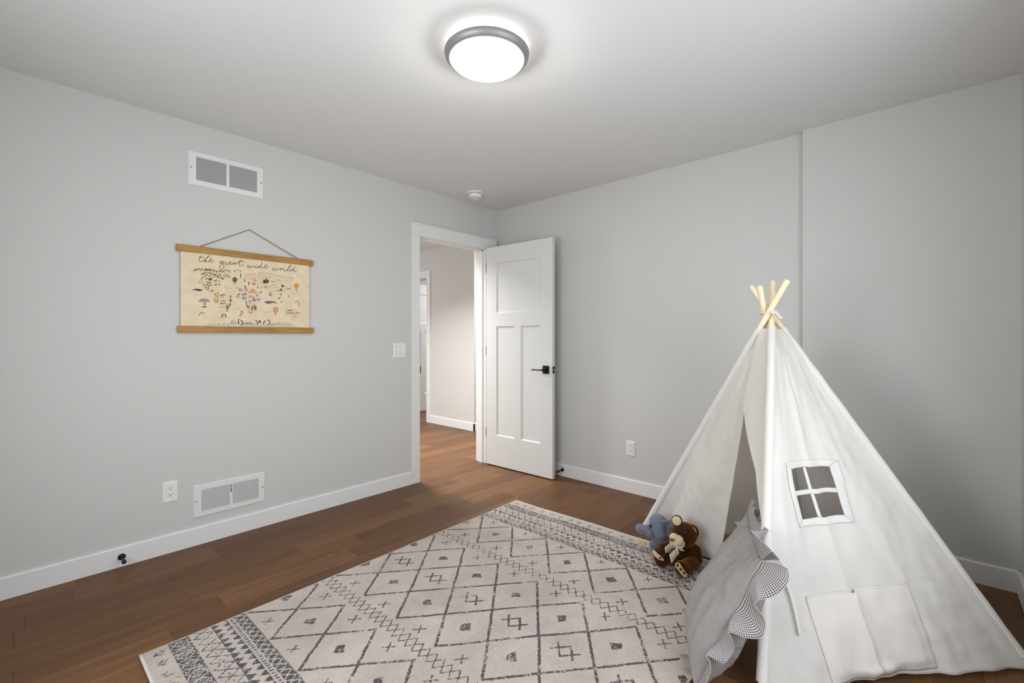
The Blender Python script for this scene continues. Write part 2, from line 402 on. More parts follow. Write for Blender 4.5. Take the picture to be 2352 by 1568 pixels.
# ------------------------------------------------------------------ lights
def area(name, loc, target, sx, sy, power, colr=(1, 1, 1), spread=0):
    ld = bpy.data.lights.new(name, 'AREA'); ld.shape = 'RECTANGLE'; ld.size = sx; ld.size_y = sy; ld.energy = power; ld.color = colr
    if spread: ld.spread = spread
    o = bpy.data.objects.new(name, ld); col.objects.link(o); o.location = loc
    o.rotation_euler = (Vector(target)-Vector(loc)).to_track_quat('-Z', 'Y').to_euler(); return o
area('window_daylight', (3.66, (WY0+WY1)/2, (WZ0+WZ1)/2), (0, (WY0+WY1)/2, 1.2), WY1-WY0, WZ1-WZ0, 13, (.95, .98, 1))
area('rear_fill_light', ((VX0+VX1)/2, -3.97, (VZ0+VZ1)/2), ((VX0+VX1)/2, 0, 1.0), VX1-VX0, VZ1-VZ0, 20, (.96, .98, 1))  # fill light at the added rear window
area('hall_light', (-.95, -.80, 2.41), (-.95, -.80, 0), .4, .4, 38, (1, .98, .96), 2.3)
area('hall_fill_light', (-3.2, -1.9, 1.5), (-1.6, .7, 1.3), .8, 1.2, 22, (.95, .98, 1))  # added cool fill that brightens the hallway walls
area('hall_passage_light', (-.50, 1.7, 2.41), (-.50, 1.7, 0), .4, .4, 28, (.99, .99, 1))
area('far_room_light', (-2.6, 2.3, 2.41), (-2.6, 2.3, 0), .5, .5, 26, (.97, .98, 1))
pl = bpy.data.lights.new('lamp_ceiling_fill', 'POINT'); pl.energy = 3.5; pl.shadow_soft_size = .05; pl.color = (1, .975, .945)  # extra point light below the diffuser, added to brighten the ceiling
po = bpy.data.objects.new('lamp_ceiling_fill', pl); col.objects.link(po); po.location = (1.757, -1.885, 2.315)
w = bpy.data.worlds.new('world'); sc.world = w; w.use_nodes = True
w.node_tree.nodes['Background'].inputs[0].default_value = (.75, .86, 1, 1); w.node_tree.nodes['Background'].inputs[1].default_value = 1.0

# ------------------------------------------------------------------ ceiling light, smoke alarm
LC = (1.757, -1.885)
cl = empty('ceiling_light', (LC[0], LC[1], H), 'round flush ceiling light with a lit white diffuser and a grey metal ring', 'ceiling light')
mk('glow_drum', MB().lathe((*LC, H), (0, 0, -1), [(0, 0), (.150, 0), (.150, .032), (.0, .032)], 96), M['glow'], cl, True, label='lit white upper rim')
mk('metal_ring', MB().lathe((*LC, H), (0, 0, -1), [(.152, .030), (.176, .030), (.180, .034), (.176, .048), (.164, .060), (.158, .062), (.152, .058), (.152, .030)], 96), M['nickel'], cl, True, label='grey metal ring')
mk('diffuser', MB().lathe((*LC, H), (0, 0, -1), [(.156, .058)]+[(.156*math.cos(a*PI/2/12), .058+.040*math.sin(a*PI/2/12)) for a in range(1, 13)], 96), M['lamp'], cl, True, label='glowing white glass diffuser')
sa = empty('smoke_alarm', (.262, -.552, H), 'white round smoke alarm on the ceiling near the corner', 'smoke alarm')
mk('base_plate', MB().lathe((.262, -.552, H), (0, 0, -1), [(0, 0), (.075, 0), (.075, .006), (.070, .012), (.058, .014), (0, .014)], 48), M['plastic'], sa, True)
mk('vent_gap', MB().lathe((.262, -.552, H), (0, 0, -1), [(.053, .013), (.053, .020)], 48), M['duct'], sa, True)
mk('housing', MB().lathe((.262, -.552, H), (0, 0, -1), [(0, .018), (.058, .018), (.060, .022), (.054, .038), (.044, .047), (.020, .049), (.018, .046), (0, .046)], 48), M['plastic'], sa, True)

# ------------------------------------------------------------------ wall plates, vents, stops on the left wall
def vent(y0, y1, z0, z1, label, lever=False):
    r = empty('air_vent', (0, (y0+y1)/2, z0), label, 'air vent', 'air vents on the left wall')
    by, bz = .036, .028; ym = (y0+y1)/2; half = .008
    fr = MB(); pr = [(0, 0), (.0, .006)]
    cells = [(y0+by, ym-half), (ym+half, y1-by)]
    # bevelled face ring with two openings
    ys = [y0, y0+by, ym-half, ym+half, y1-by, y1]; zs = [z0, z0+bz, z1-bz, z1]
    for i in range(5):
        for j in range(3):
            if j == 1 and i in (1, 3): continue
            fr.add([(.007, ys[i], zs[j]), (.007, ys[i+1], zs[j]), (.007, ys[i+1], zs[j+1]), (.007, ys[i], zs[j+1])], [(0, 1, 2, 3)])
    e = .004
    fr.add([(.007, y0, z0), (.007, y1, z0), (.007, y1, z1), (.007, y0, z1), (0.0005, y0-e, z0-e), (0.0005, y1+e, z0-e), (0.0005, y1+e, z1+e), (0.0005, y0-e, z1+e)],
           [(0, 1, 5, 4), (1, 2, 6, 5), (2, 3, 7, 6), (3, 0, 4, 7)])
    mk('frame', fr, M['grille'], r, weld=True)
    for a, b in cells:
        m = MB(); n = 19; st = (z1-z0-2*bz)/n
        for k in range(n):
            z = z0+bz+st*(k+.5)
            # curved blade: lower lip forward, tilted down
            m.add([(.0066, a, z-st*.34), (.0066, b, z-st*.34), (.0062, b, z+st*.12), (.0062, a, z+st*.12), (.0045, b, z+st*.22), (.0045, a, z+st*.22)], [(0, 1, 2, 3), (3, 2, 4, 5)])
        mk('louver', m, M['grille'], r)
    mk('duct_back', MB().add([(.0008, y0+by, z0+bz), (.0008, y1-by, z0+bz), (.0008, y1-by, z1-bz), (.0008, y0+by, z1-bz)], [(0, 1, 2, 3)]), M['duct'], r, label='dark duct behind the louvers')
    for y in (y0+.012, y1-.012): mk('screw', MB().lathe((.007, y, (z0+z1)/2), (1, 0, 0), [(.005, 0), (.004, .0018), (0, .002)], 16), M['screw'], r, True)
    if lever:
        mk('damper_slot', MB().box(.0072, .0076, ym-.0035, ym+.0035, z1-bz-.048, z1-bz-.002), M['duct'], r, label='dark damper slot')
        mk('damper_lever', MB().box(.0072, .012, ym+.0005, ym+.0035, z1-bz-.026, z1-bz-.010), M['grille'], r)
    return r
vent(-2.556, -2.158, 2.085, 2.276, 'upper white air vent high on the left wall above the map')
vent(-2.530, -2.149, .160, .340, 'lower white air vent just above the baseboard beside the outlet', True)

def plate(o, name, cent, n, u, label, cat, kind):
    """wall plate, n wall normal, u horizontal direction"""
    cent, n, u = Vector(cent), Vector(n), Vector(u); z = Vector((0, 0, 1))
    hw, hh = (.058, .0585) if kind == 'switch' else (.0365, .0585)
    r = empty(name, cent-z*hh, label, cat, o)
    m = MB(); B = .005
    f = [cent+u*(a*(hw-B))+z*(b*(hh-B))+n*.006 for a, b in ((-1, -1), (1, -1), (1, 1), (-1, 1))]
    k = [cent+u*(a*hw)+z*(b*hh)+n*.0004 for a, b in ((-1, -1), (1, -1), (1, 1), (-1, 1))]
    m.add(f+k, [(0, 1, 2, 3), (0, 4, 5, 1), (1, 5, 6, 2), (2, 6, 7, 3), (3, 7, 4, 0)])
    mk('cover_plate', m, M['plastic'], r, weld=True)
    def bx(c, a, b, d0, d1): return MB().obox(c+n*((d0+d1)/2), u*a, z*b, n*((d1-d0)/2))
    if kind == 'switch':
        for s in (-1, 1):
            c = cent+u*(.0225*s)
            mk('rocker_recess', bx(c, .0172, .0338, .006, .0063), M['duct'], r, label='thin dark gap around the rocker')
            rk = MB().add([c-u*.016-z*.0325+n*.0065, c+u*.016-z*.0325+n*.0065, c+u*.016+z*.0325+n*.011, c-u*.016+z*.0325+n*.011,
                           c-u*.016-z*.0325+n*.0062, c+u*.016-z*.0325+n*.0062, c+u*.016+z*.0325+n*.0062, c-u*.016+z*.0325+n*.0062],
                          [(0, 1, 2, 3), (0, 4, 5, 1), (1, 5, 6, 2), (2, 6, 7, 3), (3, 7, 4, 0)])
            mk('rocker', rk, M['plastic'], r)
    else:
        mk('socket_gap', bx(cent, .0172, .0340, .006, .0062), M['screw'], r)
        mk('socket_face', bx(cent, .0166, .0334, .006, .0078), M['plastic'], r)
        for s in (-1, 1):
            c = cent+z*(.0175*s)
            q = MB().obox(c-u*.0064+z*.005+n*.0079, u*.0011, z*.004, n*.0003).obox(c+u*.0064+z*.005+n*.0079, u*.0011, z*.0034, n*.0003)
            q.lathe(c-z*.005+n*.0076, n, [(.0028, 0), (.0028, .0006), (0, .0006)], 12)
            mk('slots', q, M['plastic_dark'], r, label='dark socket slots')
    for s in (-1, 1):
        mk('screw', MB().lathe(cent+z*(.0485*s)+n*.006, n, [(.0028, 0), (.002, .0008), (0, .001)], 12), M['plastic'], r, True)
    return r
plate(None, 'light_switch', (0, -1.135, 1.098), (1, 0, 0), (0, 1, 0), 'white double rocker light switch beside the door casing', 'light switch', 'switch')
plate('white wall outlets', 'wall_outlet', (0, -2.641, .338), (1, 0, 0), (0, 1, 0), 'white duplex outlet on the left wall beside the low vent', 'outlet', 'outlet')
plate('white wall outlets', 'wall_outlet', (1.429, 0, .340), (0, -1, 0), (1, 0, 0), 'white duplex outlet on the back wall between the door and the tent', 'outlet', 'outlet')

def stop(base, d, label):
    base, d = Vector(base), Vector(d).normalized()
    r = empty('door_stop', base, label, 'door stop', 'black door stops on the baseboards')
    mk('base_disc', MB().lathe(base, d, [(.0, 0), (.0165, 0), (.0165, .004), (.012, .008), (.007, .010), (0, .010)], 28), M['black'], r, True)
    mk('rod', MB().lathe(base, d, [(.006, .006), (.0055, .066)], 20), M['black'], r, True)
    mk('rubber_tip', MB().lathe(base, d, [(.0055, .062), (.0095, .064), (.010, .078), (.008, .082), (0, .083)], 24), M['caulk'], r, True)
stop((.014, -2.853, .052), (1, 0, -.04), 'black door stop on the left baseboard near the rug corner')
stop((.790, -.014, .055), (0, -1, -.04), 'black door stop on the back baseboard beside the open door')

# ------------------------------------------------------------------ drawing on a printed surface (procedural raster)
class Art:
    def __init__(s, w, h, ppm, bg):
        s.W, s.H, s.k = int(w*ppm), int(h*ppm), ppm
        s.a = np.empty((s.H, s.W, 3), np.float32); s.a[:] = bg
    def _box(s, pts, pad):
        p = np.asarray(pts, float)*s.k
        x0, y0 = np.floor(p.min(0)-pad).astype(int); x1, y1 = np.ceil(p.max(0)+pad).astype(int)+1
        x0, y0 = max(x0, 0), max(y0, 0); x1, y1 = min(x1, s.W), min(y1, s.H)
        if x1 <= x0 or y1 <= y0: return None
        X, Y = np.meshgrid(np.arange(x0, x1)+.5, np.arange(y0, y1)+.5)
        return p, (slice(y0, y1), slice(x0, x1)), X, Y
    def blend(s, sl, cov, c):
        s.a[sl] = s.a[sl]*(1-cov[..., None])+np.asarray(c, np.float32)*cov[..., None]
    def cov_stroke(s, pts, w):
        b = s._box(pts, w*s.k+2)
        if b is None: return None
        p, sl, X, Y = b; d = np.full(X.shape, 1e9)
        for q, r in zip(p[:-1], p[1:]):
            v = r-q; L = max(v@v, 1e-9); t_ = np.clip(((X-q[0])*v[0]+(Y-q[1])*v[1])/L, 0, 1)
            d = np.minimum(d, np.hypot(X-q[0]-t_*v[0], Y-q[1]-t_*v[1]))
        return sl, np.clip(w*s.k/2-d+.5, 0, 1)
    def stroke(s, pts, w, c, al=1):
        r = s.cov_stroke(pts, w)
        if r: s.blend(r[0], r[1]*al, c)
    def fill(s, pts, c, al=1, soft=0):
        b = s._box(pts, 2+soft*s.k)
        if b is None: return
        p, sl, X, Y = b; cov = np.zeros(X.shape)
        for ox, oy in ((-.25, -.25), (.25, -.25), (-.25, .25), (.25, .25)):
            ins = np.zeros(X.shape, bool); n = len(p)
            for i in range(n):
                xa, ya = p[i]; xb, yb = p[(i+1) % n]
                if ya == yb: continue
                cond = ((ya > Y+oy) != (yb > Y+oy)) & (X+ox < (xb-xa)*(Y+oy-ya)/(yb-ya)+xa); ins ^= cond
            cov += ins*.25
        if soft:
            k = max(1, int(soft*s.k/3))
            for _ in range(3):
                for ax in (0, 1):
                    cs = np.cumsum(np.pad(cov, [(k+1, k) if i == ax else (0, 0) for i in (0, 1)], mode='edge'), axis=ax)
                    n_ = cov.shape[ax]; hi = np.take(cs, range(2*k+1, 2*k+1+n_), axis=ax); lo = np.take(cs, range(0, n_), axis=ax)
                    cov = (hi-lo)/(2*k+1)
        s.blend(sl, cov*al, c)
    def disc(s, x, y, rx, ry, c, al=1, n=20):
        s.fill([(x+rx*math.cos(2*PI*i/n), y+ry*math.sin(2*PI*i/n)) for i in range(n)], c, al)
    def image(s, name, top_down=True):
        im = bpy.data.images.new(name, s.W, s.H); a = np.ones((s.H, s.W, 4), np.float32); a[..., :3] = np.clip(s.a, 0, 1)
        if top_down: a = a[::-1]
        im.pixels.foreach_set(np.ascontiguousarray(a).ravel()); im.pack(); return im
def vnoise(h, w, cell, r=rng):
    gh, gw = int(h/cell)+3, int(w/cell)+3; g = r.random((gh, gw)).astype(np.float32)
    y = np.arange(h)/cell; x = np.arange(w)/cell; yi = y.astype(int); xi = x.astype(int); fy = (y-yi)[:, None]; fx = (x-xi)[None]
    fy = fy*fy*(3-2*fy); fx = fx*fx*(3-2*fx)
    return (g[yi][:, xi]*(1-fx)+g[yi][:, xi+1]*fx)*(1-fy)+(g[yi+1][:, xi]*(1-fx)+g[yi+1][:, xi+1]*fx)*fy
def S(*c): return np.array(c, np.float32)/255
def spline(p, n=6):
    p = [np.array(q, float) for q in p]; p = [2*p[0]-p[1]]+p+[2*p[-1]-p[-2]]; o = []
    for i in range(1, len(p)-2):
        for k in range(n):
            t_ = k/n; a, b, c, d = p[i-1:i+3]
            o.append(.5*(2*b+(c-a)*t_+(2*a-5*b+4*c-d)*t_*t_+(3*b-a-3*c+d)*t_**3))
    return o+[p[-2]]

def spline_v(pts, n=6):
    return [Vector(q) for q in spline([tuple(p) for p in pts], n)]

# ------------------------------------------------------------------ rug
RX0, RX1, RY0, RY1 = .932, 2.536, -2.922, -.742
RWd, RLn = RX1-RX0, RY1-RY0
def rug_image():
    A = Art(RWd, RLn, 1000, (0, 0, 0)); Hh, Ww = A.H, A.W
    mask = np.zeros((Hh, Ww), np.float32)          # row 0 = far edge (y = RY1)
    wt = random.Random(3)
    def P(x, y): return (x-RX0, RY1-y)
    def put(pts, w, v=1.0):
        r = A.cov_stroke([P(*q) for q in pts], w)
        if r: mask[r[0]] = np.maximum(mask[r[0]], r[1]*v) if v > 0 else mask[r[0]]*(1-r[1])
    def fillp(pts, v=1.0):
        q = [P(*a) for a in pts]; b = A._box(q, 2)
        if b is None: return
        t0 = A.a; A.a = np.zeros((Hh, Ww, 3), np.float32)[:1, :1]; A.a = t0
        p, sl, X, Y = b; ins = np.zeros(X.shape, bool)
        for i in range(len(p)):
            xa, ya = p[i]; xb, yb = p[(i+1) % len(p)]
            if ya != yb: ins ^= ((ya > Y) != (yb > Y)) & (X < (xb-xa)*(Y-ya)/(yb-ya)+xa)
        mask[sl] = np.where(ins, v, mask[sl])
    dx, x0, yc = .2615, 1.2105, -1.8315
    cols = [x0+dx*k for k in range(-2, 7)]
    J = lambda s=.004: wt.uniform(-s, s)
    def line(a, b, w=.011):
        n = 5; put([(a[0]+(b[0]-a[0])*i/n+J(.0018), a[1]+(b[1]-a[1])*i/n+J(.0018)) for i in range(n+1)], w)
    def blob(x, y, s=.029):
        r = wt.random(); k = [(x-s*wt.uniform(.7, 1.1), y+J()), (x+J(.01), y+s*wt.uniform(.8, 1.15)), (x+s*wt.uniform(.8, 1.25), y+J(.01)), (x+J(.01), y-s*wt.uniform(.8, 1.1))]
        fillp(k)
        for i in range(wt.choice((0, 1, 3, 4))):
            o = wt.uniform(-s*.8, s*.8); put([(x+o-s, y-s*1.25), (x+o+s, y+s*1.25)], .0018, -1)
    def plus(x, y, s=.026, w=.0065):
        a = (s*.62, s*.75); put([(x-a[0], y-a[1]), (x+a[0], y+a[1])], w); put([(x-a[0], y+a[1]), (x+a[0], y-a[1])], w)
    def sq(x, y):
        a, b, e = .031, .036, .022
        c = [(x-a, y), (x, y+b), (x+a, y), (x, y-b)]
        put([(x-a*1.7, y+e*1.0), (x-a, y), (x, y-b)], .001)
        put(c+[c[0]], .0085)
        for sx in (-1, 1):
            put([(x+sx*a-.019, y-.023), (x+sx*a+.019, y+.023)], .0085); put([(x+sx*a-.019, y+.023), (x+sx*a+.019, y-.023)], .0085)
    # middle field: two and a half diamonds tall
    for x in cols:
        for k in (-1, 0, 1):
            yy = yc+k*.314
        for s in (1, -1):
            line((x, yc+s*.3145), (x+dx/2, yc+s*.157)); line((x, yc+s*.3145), (x-dx/2, yc+s*.157))
            line((x+dx/2, yc+s*.157), (x, yc)); line((x-dx/2, yc+s*.157), (x, yc))
        blob(x, yc+.157); blob(x, yc-.157); sq(x+dx/2, yc)
    # outer fields
    for s in (1, -1):
        cy = yc+s*.5695
        for x in cols:
            for a in (1, -1):
                line((x, cy+a*.155), (x+dx/2, cy)); line((x, cy+a*.155), (x-dx/2, cy))
            blob(x, cy)
            plus(x+dx/2, cy+s*.121, .022, .0055)
            plus(x+dx/2, yc+s*.438); plus(x+dx/2, yc+s*.292)
        # stepped zigzag band
        zc = yc+s*.364
        for ph in (1, -1):
            put([(RX0-.03+.0436*i, zc+ph*(.030 if i % 2 else -.030)*wt.uniform(.9, 1.08)) for i in range(42)], .0046)
    # woven end borders (mirrored)
    for s in (1, -1):
        e = RY1 if s > 0 else RY0
        Y = lambda d: e-s*d
        x = RX0+.03
        while x < RX1-.02:                               # loose outer motif
            for q in range(4):
                a = wt.uniform(0, .034); b = .026+wt.uniform(0, .035)
                put([(x+a, Y(b)), (x+a+wt.uniform(-.011, .011), Y(b+wt.uniform(.006, .017)))], .0042)
            put([(x+.006, Y(.045)), (x+.022, Y(.032)), (x+.034, Y(.050))], .004)
            x += wt.uniform(.062, .082)
        fillp([(RX0, Y(.082)), (RX1, Y(.082)), (RX1, Y(.150)), (RX0, Y(.150))])
        x = RX0+.005
        while x < RX1:                                   # white figures in the dark band
            c = .116
            for r_ in (.012, .026):
                put([(x+.034-r_, Y(c)), (x+.034, Y(c-r_*.85)), (x+.034+r_, Y(c)), (x+.034, Y(c+r_*.85)), (x+.034-r_, Y(c))], .0042, -1)
            for a in (-1, 1):
                put([(x+.034+a*.028, Y(c-.022)), (x+.034+a*.040, Y(c)), (x+.034+a*.028, Y(c+.022))], .005, -1)
                put([(x+.034-.02, Y(c+a*.029)), (x+.034, Y(c+a*.023)), (x+.034+.02, Y(c+a*.029))], .004, -1)
            x += .080
        x = RX0                                          # open lattice of crosses
        while x < RX1:
            put([(x, Y(.160)), (x+.052, Y(.226))], .0046); put([(x+.052, Y(.160)), (x, Y(.226))], .0046)
            put([(x-.002, Y(.193)), (x+.010, Y(.193))], .003)
            x += .052
        x = RX0
        while x < RX1:                                   # row of dark triangles
            fillp([(x+.002, Y(.232)), (x+.041, Y(.232)), (x+.0215, Y(.258))]); fillp([(x-.019, Y(.288)), (x+.020, Y(.288)), (x+.0005, Y(.262))])
            x += .042
        fillp([(RX0, Y(.228)), (RX1, Y(.228)), (RX1, Y(.233)), (RX0, Y(.233))]); 
        x = RX0
        while x < RX1:                                   # small tassels
            fillp([(x, Y(.294)), (x+.009, Y(.294)), (x+.012, Y(.306)), (x+.003, Y(.306))], .9)
            x += wt.uniform(.016, .021)
        fillp([(RX0, Y(.312)), (RX1, Y(.312)), (RX1, Y(.352)), (RX0, Y(.352))])
        x = RX0-.01
        while x < RX1:                                   # white net over the dark inner band
            put([(x, Y(.310)), (x+.040, Y(.350))], .0055, -1); put([(x+.040, Y(.310)), (x, Y(.350))], .0055, -1)
            put([(x+.014, Y(.331)), (x+.027, Y(.331))], .004, -1)
            x += .040
        fillp([(RX0, Y(.353)), (RX1, Y(.353)), (RX1, Y(.356)), (RX0, Y(.356))])
    # ragged yarn edges: displace and wear the drawing
    jx = ((vnoise(Hh, Ww, 4)-.5)*5).round().astype(int); jy = ((vnoise(Hh, Ww, 4)-.5)*5).round().astype(int)
    iy, ix = np.meshgrid(np.arange(Hh), np.arange(Ww), indexing='ij')
    mask = mask[np.clip(iy+jy, 0, Hh-1), np.clip(ix+jx, 0, Ww-1)]
    big = vnoise(Hh, Ww, 90); fine = vnoise(Hh, Ww, 3); mid = vnoise(Hh, Ww, 14)
    wear = np.clip((fine*.60+mid*.40)*1.0+(big-.5)*.36, 0, 1)
    mask = mask*np.clip((.735-wear)*9, .0, 1)
    edge = np.minimum(np.minimum(ix, Ww-1-ix), np.minimum(iy, Hh-1-iy)); mask *= np.clip((edge-6)/3, 0, 1)
    tone = vnoise(Hh, Ww, 130)*.5+vnoise(Hh, Ww, 40)*.3+vnoise(Hh, Ww, 9)*.2
    b = S(164, 155, 147)*(1-tone[..., None])+S(196, 185, 175)*tone[..., None]
    speck = (vnoise(Hh, Ww, 2)-.5)*.10; b = b+speck[..., None]
    dk = S(74, 70, 74)+(vnoise(Hh, Ww, 3)-.5)[..., None]*.13
    A.a = (b*(1-mask[..., None])+dk*mask[..., None]).astype(np.float32)
    return A.image('woven_rug_pattern')
def img_mat(name, im, rough, bumpscale=0):
    t = NT(name); ti = t.n('ShaderNodeTexImage'); ti.image = im; ti.interpolation = 'Linear'; ti.extension = 'EXTEND'
    uv = t.n('ShaderNodeUVMap').outputs[0]; t.l(uv, ti.inputs[0])
    t.base(ti.outputs[0], rough, 0, .15)
    if bumpscale: t.bump(t.noise(t.objc(), bumpscale, 2), .35, .003)
    return t.m
M['rug'] = img_mat('rug_pile', rug_image(), .95, 420); M['rug'].node_tree.nodes['Principled BSDF'].inputs['Sheen Weight'].default_value = .15
M['binding'] = simple('rug_binding', (214, 206, 196), .95)
def rug_pt(a, b):                # a across, b from near to far end
    x = RX0+RWd*a; y = RY0+RLn*b
    x += .012*math.sin(b*5.2+.6)*(1-a)+.016*(1-b)**6*(1-a)**4-.012*b**8*(1-a)**6
    y += -.020*(1-a)**5*b**4+.012*math.sin(a*3.0)*b**3
    z = .0095+.0030*noise.noise(Vector((x*3.1, y*3.1, 1)))+.008*math.exp(-((1-a)**0)*0)*0
    z += .006*max(0, 1-((a-.0)**2+(b-1)**2)*60)
    return Vector((x, y, z))
def rug_mesh():
    nu, nv = 40, 54; m = MB(); m.grid(rug_pt, nu, nv); uv = [(i/nu, j/nv) for i in range(nu+1) for j in range(nv+1)]
    rim = [(i/nu, 0) for i in range(nu)]+[(1, j/nv) for j in range(nv)]+[(1-i/nu, 1) for i in range(nu)]+[(0, 1-j/nv) for j in range(nv)]
    k = len(m.v); n = len(rim)
    for a, b in rim:
        p = rug_pt(a, b); m.v.append(p); uv.append((a, b)); m.v.append(Vector((p.x, p.y, .001))); uv.append((a, b))
    m.f += [(k+2*i, k+2*i+1, k+2*((i+1) % n)+1, k+2*((i+1) % n)) for i in range(n)]
    return m, uv
rm, ruv = rug_mesh()
rug = mk('area_rug', rm, M['rug'], uvs=ruv, smooth=True); tag(rug, 'cream area rug with a dark grey diamond lattice on the plank floor', 'rug')
for b in (0, 1):
    mk('edge_binding', MB().tube([rug_pt(i/40, b)+Vector((0, 0, -.0035)) for i in range(41)], .0055, 10), M['binding'], rug, True)

# ------------------------------------------------------------------ hanging map
PY0, PY1, PZ0, PZ1 = -2.596, -1.866, 1.250, 1.705
def map_image():
    A = Art(PY1-PY0, PZ1-PZ0, 2000, S(226, 209, 178)); k = 2000
    A.a *= (1+(vnoise(A.H, A.W, 60)-.5)*.05+(vnoise(A.H, A.W, 2)-.5)*.05)[..., None]
    def tr(u, v):
        d = FW+RT*((u-1176)/FPX)+UP*((HOR-v)/FPX); q = CAM+d*((.012-CAM.x)/d.x); return (q.y-PY0, PZ1-q.z)
    def cr(x0, y0, s): return lambda p: [tr(x0+a/s, y0+b/s) for a, b in p]
    cA, cB, cC, cD = cr(440, 580, 15.68), cr(560, 590, 14.256), cr(430, 660, 15.68), cr(560, 660, 14.7)
    def st(c, p, w, colr, al=1, sp=True): A.stroke(spline(c(p)) if sp and len(p) > 2 else c(p), w/1000, S(*colr), al)
    def fl(c, p, colr, al=1, soft=0): A.fill(spline(c(p)+[c(p)[0]], 4) if len(p) > 4 else c(p), S(*colr), al, soft/1000)
    # watercolour land
    G, PK, MV, GY = (196, 192, 150), (226, 184, 152), (206, 186, 178), (190, 178, 160)
    fl(cA, [(70, 660), (300, 600), (700, 620), (1150, 640), (1390, 680), (1360, 900), (1120, 980), (1050, 1160), (800, 1190), (640, 1250), (600, 1380), (480, 1290), (400, 1150), (440, 1000), (340, 780), (150, 720)], G, .28, 3)
    fl(cA, [(1500, 690), (1770, 690), (1600, 800), (1520, 810)], G, .25, 2)
    fl(cC, [(960, 210), (1250, 230), (1440, 280), (1650, 420), (1600, 600), (1450, 820), (1330, 930), (1290, 1130), (1180, 900), (1120, 700), (950, 540), (930, 380)], (222, 192, 140), .30, 3)
    fl(cD, [(30, 30), (330, 20), (480, 190), (640, 370), (480, 520), (440, 700), (300, 900), (180, 930), (110, 760), (20, 480), (-90, 420), (-190, 250), (-150, 80)], MV, .40, 3)
    fl(cB, [(20, 600), (300, 540), (640, 520), (650, 840), (440, 940), (260, 930), (150, 760)], PK, .28, 4)
    fl(cB, [(480, 560), (700, 500), (1200, 620), (1650, 690), (1500, 850), (1380, 1050), (1280, 1190), (1100, 1180), (900, 1330), (720, 1160), (560, 1030), (620, 860)], (204, 202, 160), .28, 4)
    fl(cD, [(1440, 740), (1600, 720), (1700, 700), (1800, 790), (1900, 850), (1800, 950), (1760, 1020), (1680, 1010), (1560, 890), (1420, 930), (1400, 800)], (214, 190, 166), .5, 2)
    fl(cC, [(400, 1400), (800, 1300), (1100, 1300), (1400, 1320), (1700, 1110), (1800, 1250), (2350, 1230), (2350, 1420), (400, 1420)], GY, .45, 2)
    fl(cD, [(-20, 1190), (600, 1240), (1180, 1180), (1500, 1190), (1740, 1310), (1740, 1360), (-20, 1360)], GY, .6, 2)
    r = random.Random(5)
    for i in range(58):                                    # faint sea lines
        x, y = r.uniform(.03, .68), r.uniform(.16, .40); l = r.uniform(.02, .06)
        A.stroke([(x, y), (x+l, y+.0005)], .0009, S(178, 166, 150), .45)
    # title
    TC = (132, 112, 86)
    for p in ([(340, 120), (300, 190), (262, 270), (275, 310), (325, 322), (390, 300), (460, 265), (540, 205), (600, 150), (628, 118), (600, 125), (545, 190), (480, 270), (445, 338)],
              [(445, 338), (490, 290), (520, 275), (522, 305), (515, 332), (550, 342), (610, 318), (670, 280), (716, 242), (700, 232), (655, 272), (640, 318), (672, 342), (735, 330), (805, 292)],
              [(255, 150), (340, 172), (450, 182)],
              [(1098, 330), (1062, 302), (1015, 338), (1018, 385), (1058, 388), (1100, 345), (1112, 310), (1132, 400), (1157, 480), (1142, 560), (1092, 608), (1040, 602), (1010, 550), (1028, 480), (1080, 420), (1150, 360), (1205, 342), (1236, 346), (1216, 400), (1232, 434), (1280, 430), (1340, 390), (1400, 352), (1412, 328), (1380, 335), (1346, 380), (1354, 416), (1404, 416), (1470, 392)],
              [(1470, 392), (1520, 366), (1566, 364), (1510, 372), (1478, 402), (1502, 422), (1545, 408), (1584, 370), (1582, 400), (1600, 410), (1640, 392), (1720, 330), (1806, 262), (1740, 350), (1706, 420), (1730, 468), (1785, 476), (1856, 428)],
              [(1680, 300), (1780, 315), (1892, 318)]): st(cA, p, 3.9, TC)
    for p in ([(150, 258), (118, 318), (126, 350), (162, 338), (200, 292), (188, 335), (202, 356), (242, 343), (264, 300), (258, 288), (292, 310), (350, 300), (368, 298), (350, 340), (366, 360), (412, 344), (440, 333), (490, 302), (540, 300), (488, 300), (430, 333), (450, 357), (502, 343), (562, 278), (608, 182), (575, 250), (550, 320), (562, 356), (612, 348), (652, 333), (702, 300), (752, 260), (736, 254), (690, 290), (672, 335), (698, 363), (752, 354), (812, 324)],
              [(398, 240), (404, 238)],
              [(968, 353), (938, 402), (946, 434), (982, 424), (1022, 378), (1010, 425), (1032, 443), (1072, 428), (1086, 380), (1120, 394), (1176, 408), (1214, 396), (1226, 374), (1192, 371), (1180, 395), (1202, 414), (1244, 400), (1292, 384), (1312, 390), (1300, 440), (1330, 466), (1372, 450), (1462, 368), (1530, 290), (1538, 260), (1502, 290), (1440, 380), (1420, 440), (1446, 463), (1492, 438), (1540, 410), (1592, 400), (1540, 408), (1504, 446), (1530, 467), (1582, 444), (1642, 368), (1672, 308), (1640, 380), (1620, 446), (1642, 472), (1692, 460), (1726, 434)]): st(cB, p, 3.9, TC)
